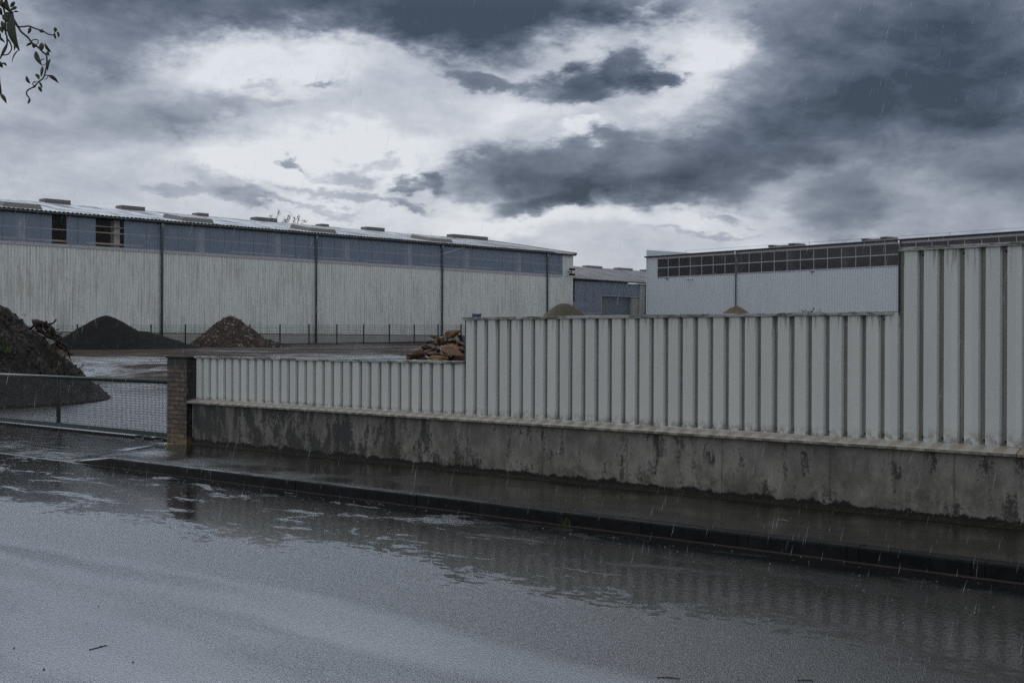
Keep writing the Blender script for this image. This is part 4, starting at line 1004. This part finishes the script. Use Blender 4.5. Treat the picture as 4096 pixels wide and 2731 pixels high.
# smaller broken stone filling the heap below and between them
def hst(x, y): return cone(x, y, -21.95, 22.1, 1.42, 2.2, flat=.25)
heap('stone_rubble', -22.0, 22.1, 3, .07, hst, M_['rock_dark'], 'dark broken stone filling the heap under the boulders', 'stone', .12, (500, .05, .14))
bpy.data.objects['stone_rubble']['kind'] = 'stuff'
if 'label' in bpy.data.objects['stone_rubble']: pass

# ------------------------------------------------------------------ trees
M_['bark'] = mat_heap('bark', (.03, .024, .018), (.07, .055, .04), (.09, .07, .05), 20, .2, .8, .6, .02)
M_['twig'] = simple('dark_twig', (.035, .028, .02), .6)
b = NB('willow_leaf'); b.set(Base_Color=b.mix(b.noise(14, 4), (.011, .019, .005), (.034, .052, .011)), Roughness=.4)
M_['leaf'] = b.mat
tl = bpy.data.materials['willow_leaf']
TWIGS = [([(-4.367, 2.071, 3.046), (-4.381, 2.058, 2.933), (-4.389, 2.051, 2.849), (-4.378, 2.061, 2.777), (-4.366, 2.072, 2.737), (-4.349, 2.088, 2.697)], 0.0045), ([(-4.349, 2.088, 2.697), (-4.335, 2.101, 2.698), (-4.321, 2.115, 2.7), (-4.309, 2.126, 2.693), (-4.286, 2.147, 2.682), (-4.274, 2.159, 2.672), (-4.262, 2.17, 2.668), (-4.255, 2.176, 2.671)], 0.0022), ([(-4.349, 2.088, 2.697), (-4.341, 2.095, 2.679), (-4.325, 2.111, 2.66), (-4.315, 2.12, 2.642), (-4.3, 2.134, 2.628), (-4.286, 2.147, 2.609), (-4.277, 2.156, 2.598), (-4.276, 2.157, 2.57), (-4.279, 2.154, 2.542), (-4.285, 2.149, 2.518), (-4.296, 2.138, 2.505), (-4.308, 2.127, 2.488), (-4.324, 2.111, 2.474), (-4.326, 2.109, 2.46), (-4.32, 2.116, 2.446), (-4.323, 2.112, 2.429)], 0.0026), ([(-4.389, 2.051, 2.849), (-4.393, 2.047, 2.793), (-4.384, 2.055, 2.737), (-4.383, 2.056, 2.681), (-4.379, 2.06, 2.659), (-4.381, 2.058, 2.625), (-4.396, 2.044, 2.589), (-4.408, 2.032, 2.569)], 0.0028), ([(-4.379, 2.06, 2.659), (-4.37, 2.069, 2.642), (-4.366, 2.073, 2.62), (-4.374, 2.065, 2.601), (-4.387, 2.052, 2.597)], 0.0022), ([(-4.414, 2.027, 3.045), (-4.409, 2.032, 2.877), (-4.415, 2.026, 2.737), (-4.408, 2.032, 2.597), (-4.4, 2.04, 2.541), (-4.396, 2.044, 2.499), (-4.394, 2.046, 2.463)], 0.003), ([(-4.408, 2.032, 2.597), (-4.396, 2.044, 2.566), (-4.39, 2.05, 2.569)], 0.002), ([(-4.282, 2.151, 2.584), (-4.29, 2.144, 2.581), (-4.291, 2.143, 2.57), (-4.285, 2.149, 2.561), (-4.276, 2.157, 2.57)], 0.0014), ([(-4.274, 2.159, 2.581), (-4.274, 2.159, 2.57), (-4.279, 2.154, 2.561)], 0.0014), ([(-4.279, 2.154, 2.528), (-4.272, 2.16, 2.528), (-4.275, 2.157, 2.516), (-4.282, 2.152, 2.514)], 0.0014), ([(-4.315, 2.12, 2.642), (-4.313, 2.122, 2.652), (-4.3, 2.134, 2.654), (-4.298, 2.136, 2.642), (-4.304, 2.13, 2.637)], 0.0016), ([(-4.308, 2.127, 2.508), (-4.314, 2.121, 2.501), (-4.31, 2.125, 2.49)], 0.0016), ([(-4.302, 2.132, 2.497), (-4.306, 2.129, 2.488), (-4.318, 2.117, 2.483)], 0.0012)]
LEAVES = [((-4.318, 2.117, 2.697), (-4.325, 2.111, 2.673), 0.0084), ((-4.295, 2.139, 2.686), (-4.285, 2.148, 2.678), 0.0107), ((-4.256, 2.176, 2.697), (-4.256, 2.176, 2.679), 0.009), ((-4.258, 2.174, 2.679), (-4.252, 2.179, 2.654), 0.0084), ((-4.249, 2.182, 2.682), (-4.246, 2.185, 2.661), 0.0067), ((-4.314, 2.121, 2.641), (-4.329, 2.107, 2.63), 0.0056), ((-4.306, 2.128, 2.637), (-4.311, 2.124, 2.624), 0.0126), ((-4.29, 2.144, 2.642), (-4.29, 2.144, 2.613), 0.0126), ((-4.282, 2.151, 2.64), (-4.264, 2.168, 2.61), 0.0095), ((-4.272, 2.161, 2.615), (-4.277, 2.156, 2.6), 0.009), ((-4.274, 2.159, 2.603), (-4.269, 2.163, 2.598), 0.005), ((-4.305, 2.13, 2.612), (-4.29, 2.144, 2.564), 0.0123), ((-4.267, 2.165, 2.585), (-4.274, 2.159, 2.544), 0.0073), ((-4.288, 2.146, 2.56), (-4.291, 2.143, 2.521), 0.0129), ((-4.329, 2.107, 2.525), (-4.318, 2.117, 2.499), 0.0095), ((-4.305, 2.13, 2.533), (-4.295, 2.138, 2.513), 0.009), ((-4.272, 2.16, 2.528), (-4.246, 2.185, 2.501), 0.0095), ((-4.295, 2.139, 2.505), (-4.288, 2.146, 2.483), 0.0056), ((-4.298, 2.136, 2.488), (-4.289, 2.145, 2.469), 0.0095), ((-4.32, 2.116, 2.448), (-4.324, 2.112, 2.429), 0.0045), ((-4.313, 2.122, 2.501), (-4.3, 2.134, 2.508), 0.0039), ((-4.366, 2.072, 2.751), (-4.346, 2.091, 2.614), 0.0247), ((-4.346, 2.091, 2.62), (-4.365, 2.073, 2.571), 0.005), ((-4.354, 2.083, 2.653), (-4.36, 2.078, 2.614), 0.0084), ((-4.397, 2.043, 2.79), (-4.384, 2.055, 2.762), 0.0168), ((-4.384, 2.055, 2.788), (-4.376, 2.063, 2.754), 0.014), ((-4.359, 2.079, 2.786), (-4.371, 2.068, 2.767), 0.009), ((-4.353, 2.084, 2.767), (-4.369, 2.069, 2.758), 0.0107), ((-4.349, 2.088, 2.751), (-4.363, 2.075, 2.749), 0.0039), ((-4.379, 2.06, 2.751), (-4.372, 2.067, 2.727), 0.0095), ((-4.388, 2.051, 2.74), (-4.374, 2.065, 2.712), 0.0196), ((-4.377, 2.062, 2.762), (-4.362, 2.076, 2.74), 0.0112), ((-4.392, 2.047, 2.718), (-4.384, 2.056, 2.684), 0.0112), ((-4.371, 2.068, 2.701), (-4.38, 2.059, 2.678), 0.0045), ((-4.4, 2.04, 2.661), (-4.383, 2.056, 2.641), 0.0067), ((-4.4, 2.04, 2.575), (-4.389, 2.051, 2.554), 0.0123), ((-4.39, 2.05, 2.572), (-4.379, 2.06, 2.56), 0.0067), ((-4.398, 2.042, 2.507), (-4.391, 2.048, 2.464), 0.0095), ((-4.395, 2.045, 2.463), (-4.379, 2.06, 2.429), 0.0095), ((-4.381, 2.058, 2.636), (-4.396, 2.044, 2.591), 0.0056), ((-4.396, 2.044, 2.698), (-4.39, 2.049, 2.676), 0.0112), ((-4.403, 2.038, 2.765), (-4.39, 2.049, 2.737), 0.0168), ((-4.396, 2.044, 2.676), (-4.393, 2.047, 2.648), 0.0084)]
def leaf(g, a, b_, w, rr, bend=.12):
    a, b_ = Vector(a), Vector(b_); d = b_ - a; L_ = d.length
    side = d.cross(fw).normalized(); side = (side + fw * rr.uniform(-.6, .6)).normalized(); nrm = d.cross(side).normalized()
    bd = side * L_ * rr.uniform(-bend, bend); n = 7; prev = None; st0 = len(g.v)
    for i in range(n + 1):
        t = i / n; c = a + d * t + bd * 4 * t * (1 - t) + nrm * L_ * .06 * math.sin(t * 3.1); ww = w * .5 * math.sin(math.pi * min(1, (t * .93 + .04)) ** .8) + .0004
        g.v += [tuple(c - side * ww), tuple(c + nrm * ww * .35), tuple(c + side * ww)]
    for i in range(n):
        k = st0 + i * 3; g.f += [(k, k + 1, k + 4, k + 3), (k + 1, k + 2, k + 5, k + 4)]
wt = empty('willow_tree', (-5.6, -.9, -.05), label='corkscrew willow whose curly leafy twigs hang into the upper left corner', cat='tree')
g = MB(); g.tube(wiggle([(-5.6, -.9, -.15), (-5.55, -.85, 1.5), (-5.7, -.7, 3.0), (-5.4, -.4, 4.3), (-5.2, .2, 5.6)], .08, 5, 1), [.21 - .006 * k for k in range(21)], 12); kid(g.build('trunk', M_['bark'], smooth=True), wt)
limbs = [[(-5.65, -.75, 3.1), (-5.2, .4, 3.9), (-4.8, 1.3, 4.15), (-4.4, 2.0, 4.0), (-4.3, 2.15, 3.75)], [(-5.5, -.5, 3.9), (-6.4, .3, 4.9), (-6.9, 1.0, 5.6)], [(-5.5, -.5, 3.6), (-5.9, -1.6, 4.6), (-6.2, -2.4, 5.3)], [(-5.3, -.1, 4.6), (-4.5, -.2, 5.4), (-4.0, .2, 6.0)], [(-5.0, .8, 4.05), (-5.3, 1.6, 4.6), (-5.2, 2.4, 5.0)]]
for i, l in enumerate(limbs):
    g = MB(); w = wiggle(l, .06, 4, i); g.tube(w, [.07 * (1 - .8 * k / (len(w) - 1)) for k in range(len(w))], 7); kid(g.build('limb', M_['bark'], smooth=True), wt)
g = MB()
for i, (pts, r) in enumerate(TWIGS): w = wiggle(pts, .004, 4, i); g.tube(w, [r * (1.35 - .4 * k / (len(w) - 1)) for k in range(len(w))], 6)
g.tube(wiggle([(-4.3, 2.15, 3.75), (-4.35, 2.08, 3.6), TWIGS[0][0][0]], .01, 4, 1), .005, 6) if TWIGS else None
g.tube(wiggle([(-4.4, 2.0, 4.0), (-4.42, 1.95, 3.7), TWIGS[5][0][0]], .01, 4, 1), .005, 6) if TWIGS else None
kid(g.build('twigs', M_['twig'], smooth=True), wt)
g = MB(); rr = random.Random(5)
for a, b_, w in LEAVES: leaf(g, a, b_, w * 1.35, rr)
kid(g.build('leaves', M_['leaf'], smooth=True), wt)
g = MB()
for i in range(1500):
    l = rr.choice(limbs); c = Vector(rr.choice(l[1:])) + Vector((rr.gauss(0, .42), rr.gauss(0, .42), abs(rr.gauss(0, .5)) + .1))
    if c.z < 3.6: c.z += .8
    leaf(g, c, c + Vector((rr.gauss(0, .04), rr.gauss(0, .04), -rr.uniform(.05, .12))), .012, rr)
kid(g.build('crown', M_['leaf'], smooth=True), wt)

# tree behind the long warehouse, only its top shoots show over the ridge
ft_ = empty('tree', (-103.2, 75.6, 1.6), label='distant tree whose dark leafy shoots poke above the ridge of the long warehouse', cat='tree')
g = MB(); g.tube([(-103.2, 75.6, 1.3), (-103.1, 75.5, 6), (-102.6, 75.5, 10), (-102.3, 75.4, 12.5)], [.35, .28, .16, .06], 8); kid(g.build('trunk', M_['bark'], smooth=True), ft_)
sh = [((-103.0, 74.7, 12.2), (-103.4, 74.4, 13.5)), ((-102.6, 75.2, 12.4), (-102.2, 75.5, 14.25)), ((-102.6, 75.0, 12.3), (-102.8, 74.9, 13.75)), ((-102, 75.8, 12.2), (-101.6, 76.1, 13.7)), ((-101.9, 75.8, 12.2), (-101.42, 76.25, 13.95)), ((-101.4, 76.3, 12.2), (-101.1, 76.55, 13.55)), ((-101.2, 76.6, 12.0), (-100.8, 76.8, 13.7)), ((-101.2, 76.6, 12.0), (-100.4, 77.2, 13.35)), ((-102.3, 75.4, 12.3), (-101.9, 75.9, 13.4)), ((-103.3, 74.5, 12.2), (-103.8, 74.0, 13.3))]
g = MB(); lf = MB(); rr = random.Random(8)
for i, (a, b_) in enumerate(sh):
    w = wiggle([(-102.3, 75.4, 11.0), a, ((a[0] + b_[0]) / 2 + rr.uniform(-.15, .15), (a[1] + b_[1]) / 2, (a[2] + b_[2]) / 2), b_], .08, 5, i); g.tube(w, [.05 - .0025 * k for k in range(len(w))], 4)
    for k in range(70):
        c = Vector(rr.choice(w[6:])) + Vector((rr.gauss(0, .11), rr.gauss(0, .11), rr.gauss(0, .1))); s_ = rr.uniform(.05, .12)
        vs = [c + Vector((rr.uniform(-1, 1), rr.uniform(-1, 1), rr.uniform(-1, 1))) * s_ for _k in range(3)]; lf.add(vs, [(0, 1, 2)])
for k in range(1500):
    a = rr.uniform(0, 6.28); rd_ = rr.uniform(.5, 2.6); z_ = rr.uniform(6, 12.6); rd_ *= math.sqrt(max(.05, 1 - ((z_ - 8.5) / 4.3) ** 2))
    c = Vector((-102.5 + rd_ * math.cos(a), 75.5 + rd_ * math.sin(a), z_)); vs = [c + Vector((rr.uniform(-1, 1), rr.uniform(-1, 1), rr.uniform(-1, 1))) * .22 for _k in range(3)]; lf.add(vs, [(0, 1, 2)])
kid(g.build('limbs', M_['bark']), ft_); kid(lf.build('crown', M_['leaf']), ft_)

# shrub whose tip shows over the middle fence
sb = empty('shrub', (-23.15, 40.0, gz(-23.15, 40)), label='green shrub whose leafy tip just shows over the middle fence near its right end', cat='shrub')
g = MB(); lf = MB(); M_['shrubleaf'] = simple('shrub_leaf', (.05, .10, .03), .5, 0, .4, 10)
for i in range(26):
    a = rr.uniform(0, 6.28); top = Vector((math.cos(a) * rr.uniform(.05, .4), math.sin(a) * rr.uniform(.05, .4), rr.uniform(1.4, 2.3))); w = wiggle([(0, 0, 0), top * .5 + Vector((.1, 0, 0)), top], .08, 4, i); g.tube(w, .012, 4)
    for k in range(60):
        c = Vector(rr.choice(w[3:])) + Vector((rr.gauss(0, .06), rr.gauss(0, .06), rr.gauss(0, .05))); vs = [c + Vector((rr.uniform(-1, 1), rr.uniform(-1, 1), rr.uniform(-1, 1))) * .05 for _k in range(4)]; lf.add(vs, [(0, 1, 2, 3)])
g.build('stems', M_['bark'], sb); lf.build('foliage', M_['shrubleaf'], sb)

# ------------------------------------------------------------------ near pavement behind the camera and small litter on the road
nv = grid(-60, 60, -8, -.4, 2, 2, lambda x, y: -.0); nv.box(-60, 60, -.4, -.25, -.2, .004); nv.build('pavement', M_['kerb'], kind='structure')
M_['peb'] = simple('dark_pebble', (.02, .018, .016), .4)
rr = random.Random(12)
pb = [(-6.6, 3.66), (-6.35, 3.2), (-7.2, 3.9), (-7.6, 4.2), (-6.9, 3.3), (-6.15, 3.6), (-5.6, 4.4), (-7.0, 4.7)]
pm = None
for i, (x, y) in enumerate(pb):
    bm = bmesh.new(); bmesh.ops.create_icosphere(bm, subdivisions=2, radius=rr.uniform(.003, .006))
    for v in bm.verts: v.co = Vector((v.co.x * 1.3, v.co.y, v.co.z * .7)) * (1 + .3 * noise.noise(v.co * 120 + Vector((i, 0, 0))))
    me = bpy.data.meshes.new('pebble'); bm.to_mesh(me); bm.free(); me.materials.append(M_['peb'])
    o = bpy.data.objects.new('pebble', me); COL.objects.link(o); o.location = (x, y, -.116); o.rotation_euler.z = rr.uniform(0, 6)
    prop(o, 'tiny dark pebble lying on the wet road in the lower left', 'pebble', 'pebbles scattered on the wet road')
for i, (a, b_, lab) in enumerate([((-6.57, 3.575), (-6.60, 3.70), 'short dark twig on the wet road, lower left'), ((-3.95, 5.3), (-3.85, 5.36), 'short dark twig on the wet road, lower right of centre'), ((-3.4, 5.75), (-3.34, 5.80), 'smallest dark twig on the wet road, at the lower right')]):
    g = MB(); g.tube(wiggle([(a[0], a[1], -.1175), ((a[0] + b_[0]) / 2, (a[1] + b_[1]) / 2 + .01, -.117), (b_[0], b_[1], -.1175)], .001, 3), .0024, 5); g.build('twig', M_['twig'], label=lab, cat='twig')

wd = [(-7.86, KY(-7.86) - .01, -.118)]
blades('weed', wd, 46, .10, .003, M_['grass'], .02, label='small green weed growing at the foot of the kerb, below the middle fence', cat='weed')
g = MB(); g.tube(wiggle([(-6.15, 10.05, .004), (-6.10, 10.07, .006), (-6.04, 10.04, .004)], .002, 3), .0025, 5); g.build('straw', simple('pale_straw', (.3, .2, .1), .6), label='short pale straw lying on the pavement under the middle fence', cat='straw')
# ------------------------------------------------------------------ splashes of the rain in the standing water
g = MB(); rr = random.Random(31)
for i in range(420):
    x = -2.5 - 19 * rr.random() ** .8; y = KY(x) - rr.uniform(.05, 2.6); z = -.1195
    if x < -16.9: y = rr.uniform(6.6, 8.6)
    r = rr.uniform(.004, .009); n_ = 8; base = len(g.v); hh = r * rr.uniform(.35, .7)
    for (q, zz) in ((1, 0), (.8, .55), (.42, .9)):
        for k in range(n_): g.v.append((x + r * q * math.cos(k * .785), y + r * q * math.sin(k * .785), z + hh * zz))
    g.v.append((x, y, z + hh))
    for l in (0, 1):
        for k in range(n_): g.f.append((base + l * 8 + k, base + l * 8 + (k + 1) % 8, base + l * 8 + 8 + (k + 1) % 8, base + l * 8 + 8 + k))
    for k in range(n_): g.f.append((base + 16 + k, base + 16 + (k + 1) % 8, base + 24))
b = NB('water_bubble'); b.set(Base_Color=(.02, .02, .02), Roughness=.05, Specular_IOR_Level=1.0)
g.build('rain_splashes', b.mat, smooth=True, kind='stuff', label='raindrop splashes and bubbles on the standing water along the kerb', cat='splashes')
# ------------------------------------------------------------------ rain
b = NB('rain_water'); b.set(Base_Color=(.75, .8, .85), Roughness=.15)
t_ = b.nt.nodes.new('ShaderNodeBsdfTransparent'); mx = b.nt.nodes.new('ShaderNodeMixShader'); mx.inputs[0].default_value = .80
b.L(b.bsdf.outputs[0], mx.inputs[1]); b.L(t_.outputs[0], mx.inputs[2]); b.L(mx.outputs[0], b.out.inputs[0])
g = MB(); rr = random.Random(77); dr = Vector((-.22 * rt.x, -.22 * rt.y, -1)).normalized()
for i in range(8000):
    Z = 3.5 + 28 * rr.random() ** 1.1; X = rr.uniform(-.5, .5) * Z; zz = rr.uniform(-.1, 1.6 + .3 * Z)
    p = fw * Z + rt * X; p.z = zz
    if p.y > 11 and zz < gz(p.x, p.y) + .1: continue
    l = rr.uniform(.035, .075); r = rr.uniform(.0005, .0011); d = (dr + Vector((rr.gauss(0, .05), rr.gauss(0, .05), 0))).normalized()
    u = d.cross(Vector((1, 0, 0))).normalized(); w = d.cross(u)
    a, b_ = p - d * l * .5, p + d * l * .5; ring = []
    c = p + d * l * .15
    g.add([a, c + u * r, c + w * r, c - u * r, c - w * r, b_], [(0, 1, 2), (0, 2, 3), (0, 3, 4), (0, 4, 1), (5, 2, 1), (5, 3, 2), (5, 4, 3), (5, 1, 4)])
g.build('rain', b.mat, kind='stuff', label='raindrops falling across the whole view', cat='rain')
